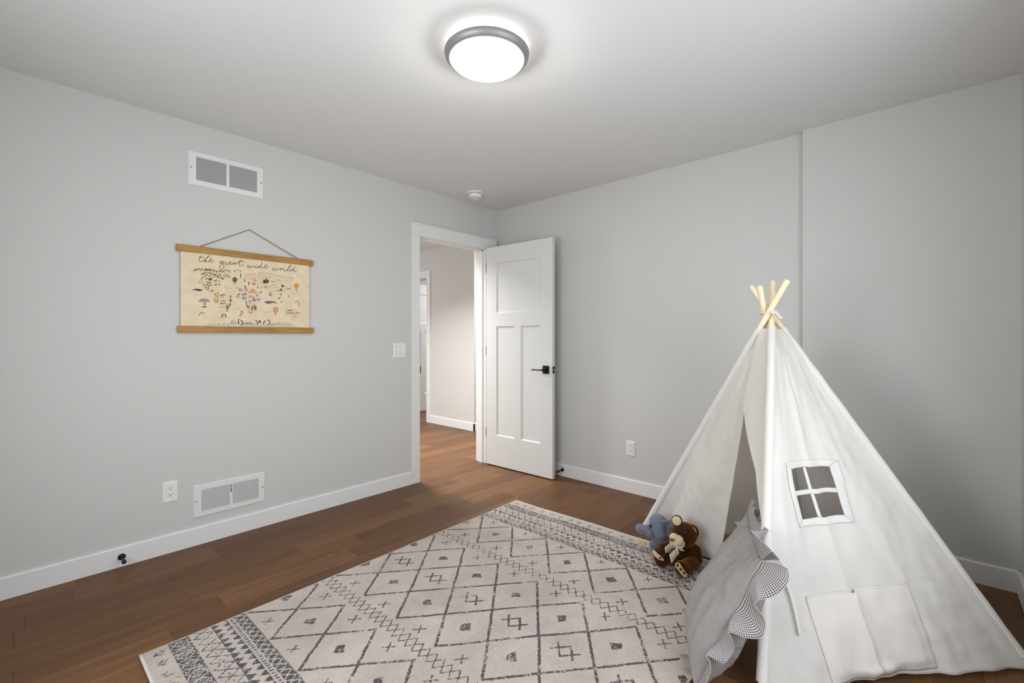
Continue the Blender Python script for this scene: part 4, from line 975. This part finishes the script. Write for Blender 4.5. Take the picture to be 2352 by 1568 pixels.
# ------------------------------------------------------------------ pillow leaning in the tent doorway
PE1 = Vector((-.352, .936, 0)).normalized(); PN = Vector((.936, .352, 0)).normalized()
PO = Vector((2.576, -1.728, .035)); PTOP = Vector((2.718, -1.505, .425))       # slumped near edge: bottom and top corner of the seam
PE2 = (PTOP-PO).normalized(); PNN = PE1.cross(PE2).normalized()                # outward from the front (viewer's left) face
if PNN.dot(PN) > 0: PNN = -PNN
PW = .475
PC = PO+PE1*PW/2+PE2*PW/2
def pil(a, b, side_):
    pin = .035; x = a*(PW/2)*(1-pin*(1-b*b)-0*.02); y = b*(PW/2)*(1-pin*(1-a*a))
    q = max(0, (1-abs(a)**2.2)*(1-abs(b)**2.2)); h = (.074-.036*b)*q**.55 if side_ > 0 else (.120-.02*b)*q**.5
    base = PC+PE1*x+PE2*y+PNN*side_*h
    k = .018*q*noise.noise(Vector((a*2.2, b*2.2, side_*3)))+.008*min(1, q*3)*noise.noise(Vector((a*6, b*6, side_*5)))
    # gathers running in from the seam
    g = .0035*math.sin(a*38+3*b)*max(0, (abs(b)-.65)/.35)*q**.3+.0035*math.sin(b*38+2*a)*max(0, (abs(a)-.65)/.35)*q**.3
    return base+PNN*side_*(k+g)
def ridx(n): return [2*(i/n)-1 for i in range(n+1)]
pm = MB(); puv = []; N_ = 72
def ease(t): return math.sin(t*PI/2)
for sd in (1, -1):
    pm.grid(lambda i, j: pil(ease(2*i-1), ease(2*j-1), sd), N_, N_)
    V_ = [[pil(ease(2*i/N_-1), ease(2*j/N_-1), sd) for j in range(N_+1)] for i in range(N_+1)]
    cu = [[0]*(N_+1) for _ in range(N_+1)]; cv = [[0]*(N_+1) for _ in range(N_+1)]
    for i in range(1, N_+1):
        for j in range(N_+1):
            cu[i][j] = cu[i-1][j]+(V_[i][j]-V_[i-1][j]).length; cv[j][i] = cv[j][i-1]+(V_[j][i]-V_[j][i-1]).length
    puv += [(cu[i][j]-cu[N_//2][j]+.5, cv[i][j]-cv[i][N_//2]+.5) for i in range(N_+1) for j in range(N_+1)]
pillow = mk('ruffled_pillow', pm, M['gingham'], smooth=True, uvs=puv); tag(pillow, 'square grey gingham pillow with a ruffled edge leaning in the tent doorway', 'pillow')
def seam(t):                                  # perimeter point and outward direction, t in 0..4
    k = int(t) % 4; f = 2*(t-int(t))-1
    a, b = ((f, -1), (1, f), (-f, 1), (-1, -f))[k]
    p = pil(a, b, 1); o = ((0, -1), (1, 0), (0, 1), (-1, 0))[k]
    o2 = PE1*o[0]+PE2*o[1]
    c = max(0, (abs(f)-.80)/.20); n_ = ((0, -1), (1, 0), (0, 1), (-1, 0))[(k+(1 if f > 0 else -1)) % 4]
    o2 = (o2+(PE1*n_[0]+PE2*n_[1])*c*.9).normalized()
    return p, o2
rf = MB(); NU, NV = 640, 7; ruv_ = []
def ruf(i, j):
    t = i*4; p, o = seam(min(t, 3.99999)); ph = t*PW
    bot = 1.0
    if int(t) == 0: bot = .22
    if int(t) == 1: bot = .12
    w = .080*j*bot
    ph1 = ph*44+2.6*math.sin(ph*7.3)
    k = int(t); f = t-k; bias = (0, -.02, .004, -.044+.060*f)[min(k, 3)]
    amp = j**.8*(bias+.016*math.sin(ph1)+.075*noise.noise(Vector((ph*10.5, 0, 4)))+.030*noise.noise(Vector((ph*24, 3, 4))))
    tang = .010*j*math.cos(ph1)
    q = p+o*(w*(1-.18*abs(math.sin(ph1*.5))*j))+PNN*amp+o.cross(PNN)*tang-UP*((.004 if k == 2 else .020)*j*j*(1 if bot == 1 else 0))
    q.z = max(q.z, .014); return q
rf.grid(ruf, NU, NV)
for i in range(NU+1):
    for j in range(NV+1): ruv_.append((i/NU*4*PW*1.45, j/NV*.062))
mk('ruffle', rf, M['gingham'], pillow, True, uvs=ruv_, solid=.0012)

# ------------------------------------------------------------------ plush toys
def c3(x, y, d): return at(1440+x/7.125, 1140+y/7.125, d)
def c4(x, y, d): return at(1450+x/14.255, 1160+y/14.255, d)
def blobs(name, items, mat, parent=None, vox=.0045, sm=8, label=None):
    m = MB()
    for it in items:
        if len(it) == 2: m.ball(it[0], it[1], 20, 12)
        elif len(it) == 3: m.ball(it[0], it[1], 20, 12, it[2])
        else:                                  # tapered limb a, ra, b, rb
            a, ra, b, rb = it; n = 7
            for i in range(n+1): m.ball(a+(b-a)*(i/n), ra+(rb-ra)*i/n, 18, 10)
    o = mk(name, m, mat, parent, True, label=label)
    r = o.modifiers.new('remesh', 'REMESH'); r.mode = 'VOXEL'; r.voxel_size = vox; r.use_smooth_shade = True
    s = o.modifiers.new('smooth', 'SMOOTH'); s.factor = .5; s.iterations = sm
    return o
def px(d): return d/FPX/7.125                  # metres per pixel of the close study at distance d
TOC = (RT*-.55-FW*.80+UP*.22).normalized()     # the way the bear looks
def frame(fwd, roll=0):
    f = fwd.normalized(); r = f.cross(UP).normalized(); u = r.cross(f).normalized()
    r2 = r*math.cos(roll)+u*math.sin(roll); return r2, f, r2.cross(f).normalized()
bear = empty('teddy_bear', (2.21, -.86, .012), 'brown plush teddy bear with a cream muzzle and sheer bow sitting by the pillow', 'plush toy', 'plush toys in front of the tent')
HB = c3(930, 640, 2.40)
hr, hf, hu = frame(RT*-.62-FW*.75-UP*.10, -.42)
body = [(c3(980, 955, 2.42), (.064, .060, .050)), (c3(985, 1025, 2.42), (.066, .062, .028)), (c3(965, 850, 2.41), .046),
        (HB, (.069, .064, .063), (hr, hf, hu)),
        (c3(760, 800, 2.395), .026, c3(600, 850, 2.375), .024), (c3(600, 850, 2.375), .024, c3(560, 930, 2.36), .021),
        (c3(1120, 900, 2.40), .030, c3(1150, 1050, 2.385), .028), (c3(1150, 1050, 2.385), .028, c3(1080, 1140, 2.36), .024),
        (c3(860, 1075, 2.38), .033, c3(560, 1010, 2.385), .028), (c3(520, 980, 2.375), (.030, .030, .042)), (c3(565, 1070, 2.375), .034),
        (c3(1060, 1105, 2.36), .034, c3(920, 1195, 2.31), .032), (c3(905, 1200, 2.295), .039)]
bo = blobs('body', body, M['bear'], bear)
mz = c3(812, 745, 2.335)
blobs('muzzle', [(mz, (.036, .034, .029), (hr, hf, hu)), (c3(860, 800, 2.338), (.030, .026, .022), (hr, hf, hu)), (c3(770, 690, 2.335), .023)], M['cream'], bear, .004, 6, label='cream muzzle')
mk('nose', MB().ball(c3(735, 728, 2.292), (.0115, .007, .0095), 18, 12, (hr, hf, hu)), M['nose'], bear, True, label='rust brown nose')
for x, y, d in ((770, 594, 2.335), (955, 612, 2.335)):
    mk('eye', MB().ball(c3(x, y, d), .0062, 16, 10), M['eye'], bear, True, label='dark glossy eye')
def ear(c, rad, tip, dirf):
    r_, f_, u_ = frame(dirf)
    e = blobs('ear', [(c, (rad, .012, rad), (r_, f_, u_)), (c-f_*.006, (rad*.9, .014, rad*.9), (r_, f_, u_))], M['bear'], bear, .004, 4)
    mk('ear_lining', MB().ball(c+f_*.0085, (rad*.80, .006, rad*.82), 24, 12, (r_, f_, u_)), M['cream'], e, True, label='cream ear lining')
ear(c3(818, 410, 2.395), .0285, 0, RT*-.45-FW*.85+UP*.15)
ear(c3(1078, 590, 2.390), .036, 0, RT*-.86-FW*.52+UP*.05)
def pad(pts, d, dome, mat, parent, name, label=None, n=6, bulge=None):
    """soft raised patch outlined in the close study, at distance d"""
    P_ = [c3(x, y, d) for x, y in pts]; c = sum(P_, Vector())/len(P_); nn = (CAM-c).normalized(); m = MB(); R_ = 5
    vs = [c+nn*dome]
    for r_ in range(1, R_+1):
        for p in P_: vs.append(c+(p-c)*(r_/R_)+nn*dome*(1-(r_/R_)**2.2))
    k = len(P_); fs = [(0, 1+i, 1+(i+1) % k) for i in range(k)]
    for r_ in range(R_-1): fs += [(1+r_*k+i, 1+(r_+1)*k+i, 1+(r_+1)*k+(i+1) % k, 1+r_*k+(i+1) % k) for i in range(k)]
    m.add(vs, fs); return mk(name, m, mat, parent, True, label=label, solid=.003)
def spl2(p, n=5): return [tuple(q) for q in spline(p+[p[0]], n)][:-1]
fp = pad(spl2([(795, 1110), (850, 1108), (885, 1150), (920, 1200), (950, 1245), (985, 1290), (985, 1335), (935, 1330), (880, 1280), (835, 1215), (790, 1160)]), 2.250, .006, M['cream'], bear, 'foot_pad', 'cream sole of the near foot')
for x, y in ((825, 1143), (880, 1208), (933, 1268)):
    pad([(x+20*math.cos(a*.3927)+6*math.sin(a*.3927), y+25*math.sin(a*.3927)) for a in range(16)], 2.244, .003, M['pad'], fp, 'paw_spot', 'brown toe spot')
fp2 = pad(spl2([(420, 905), (450, 900), (500, 950), (560, 1000), (605, 1055), (590, 1070), (530, 1050), (470, 1010), (430, 960)]), 2.335, .004, M['cream'], bear, 'foot_pad', 'cream sole of the far foot')
pad([(545+19*math.cos(a*.7854), 1020+16*math.sin(a*.7854)) for a in range(8)], 2.331, .002, M['pad'], fp2, 'paw_spot', 'brown toe spot')
def ribbon_piece(name, quad, d, parent):
    g = MB(); q = [c3(x, y, dd) for (x, y), dd in zip(quad, d)]; n_ = (CAM-q[0]).normalized()
    g.grid(lambda i, j: (q[0]*(1-i)+q[1]*i)*(1-j)+(q[3]*(1-i)+q[2]*i)*j+n_*.008*math.sin(PI*i)*math.sin(PI*j), 12, 8)
    o = mk(name, g, M['sheer'], parent, True, solid=.0008)
    for e in ((0, 1), (3, 2)):
        mk('satin_edge', MB().tube([q[e[0]]*(1-i/8)+q[e[1]]*(i/8)+n_*.003*math.sin(PI*i/8) for i in range(9)], .0020, 8), M['satin'], o, True)
    return o
bow = mk('bow', MB().ball(c3(815, 838, 2.318), (.010, .008, .009), 16, 10), M['satin'], bear, True, label='ivory bow at the neck')
for nm, q, d in (('bow_loop', [(800, 845), (700, 780), (625, 850), (640, 945)], (2.316, 2.31, 2.31, 2.314)),
                 ('bow_tail', [(815, 845), (845, 955), (735, 1110), (700, 965)], (2.312, 2.295, 2.285, 2.295)),
                 ('bow_loop', [(830, 845), (905, 868), (938, 908), (850, 890)], (2.316, 2.31, 2.312, 2.316))):
    ribbon_piece(nm, q, d, bow)

bear.location.z += .006
ele = empty('toy_elephant', (2.02, -.80, .010), 'slate blue plush elephant with its trunk out, behind the teddy bear at the tent pole', 'plush toy', 'plush toys in front of the tent')
er, ef, eu = frame(RT*-.85-FW*.5, 0)
ec = c4(930, 700, 2.56)
eb = [(ec, (.052, .058, .062), (er, ef, eu)), (c4(930, 900, 2.55), .050), (c4(950, 1040, 2.555), .034), (c4(870, 560, 2.56), .047), (c4(1150, 900, 2.585), .062), (c4(1150, 1120, 2.59), .058),
      (c4(760, 985, 2.55), .026, c4(600, 905, 2.545), .026), (c4(600, 905, 2.545), .026, c4(450, 780, 2.55), .0235), (c4(450, 780, 2.55), .0235, c4(275, 750, 2.555), .0245),
      (c4(860, 1180, 2.575), .026, c4(735, 1300, 2.575), .0255)]
ebo = blobs('body', eb, M['blue'], ele, .0045, 7)
mk('eye', MB().ball(c4(630, 680, 2.532), (.005, .004, .0095), 14, 10), M['eye'], ele, True, label='dark oval eye')
M['sock'] = M['blue']
blobs('ear', [(c4(1040, 540, 2.505), .0115, c4(1310, 545, 2.515), .013), (c4(1180, 640, 2.515), (.035, .010, .016)), (c4(1170, 820, 2.522), (.022, .010, .045))], M['blue'], ele, .004, 5)
sm_ = [c4(x, y, d) for x, y, d in ((585, 640, 2.528), (610, 760, 2.522), (680, 900, 2.513), (760, 1040, 2.512))]
mk('face_seam', MB().tube(spline_v(sm_), .0016, 6), simple('seam_thread', (58, 64, 84), .9), ele, True)
sm_ = [c4(x, y, d) for x, y, d in ((1060, 680, 2.506), (1065, 860, 2.502), (1040, 1080, 2.52))]
mk('face_seam', MB().tube(spline_v(sm_), .0016, 6), bpy.data.materials['seam_thread'], ele, True)

# ------------------------------------------------------------------ colour management
sc.view_settings.view_transform = 'Standard'; sc.view_settings.look = 'None'; sc.view_settings.gamma = 1
sc.view_settings.use_curve_mapping = False
sc.view_settings.exposure = 0.80
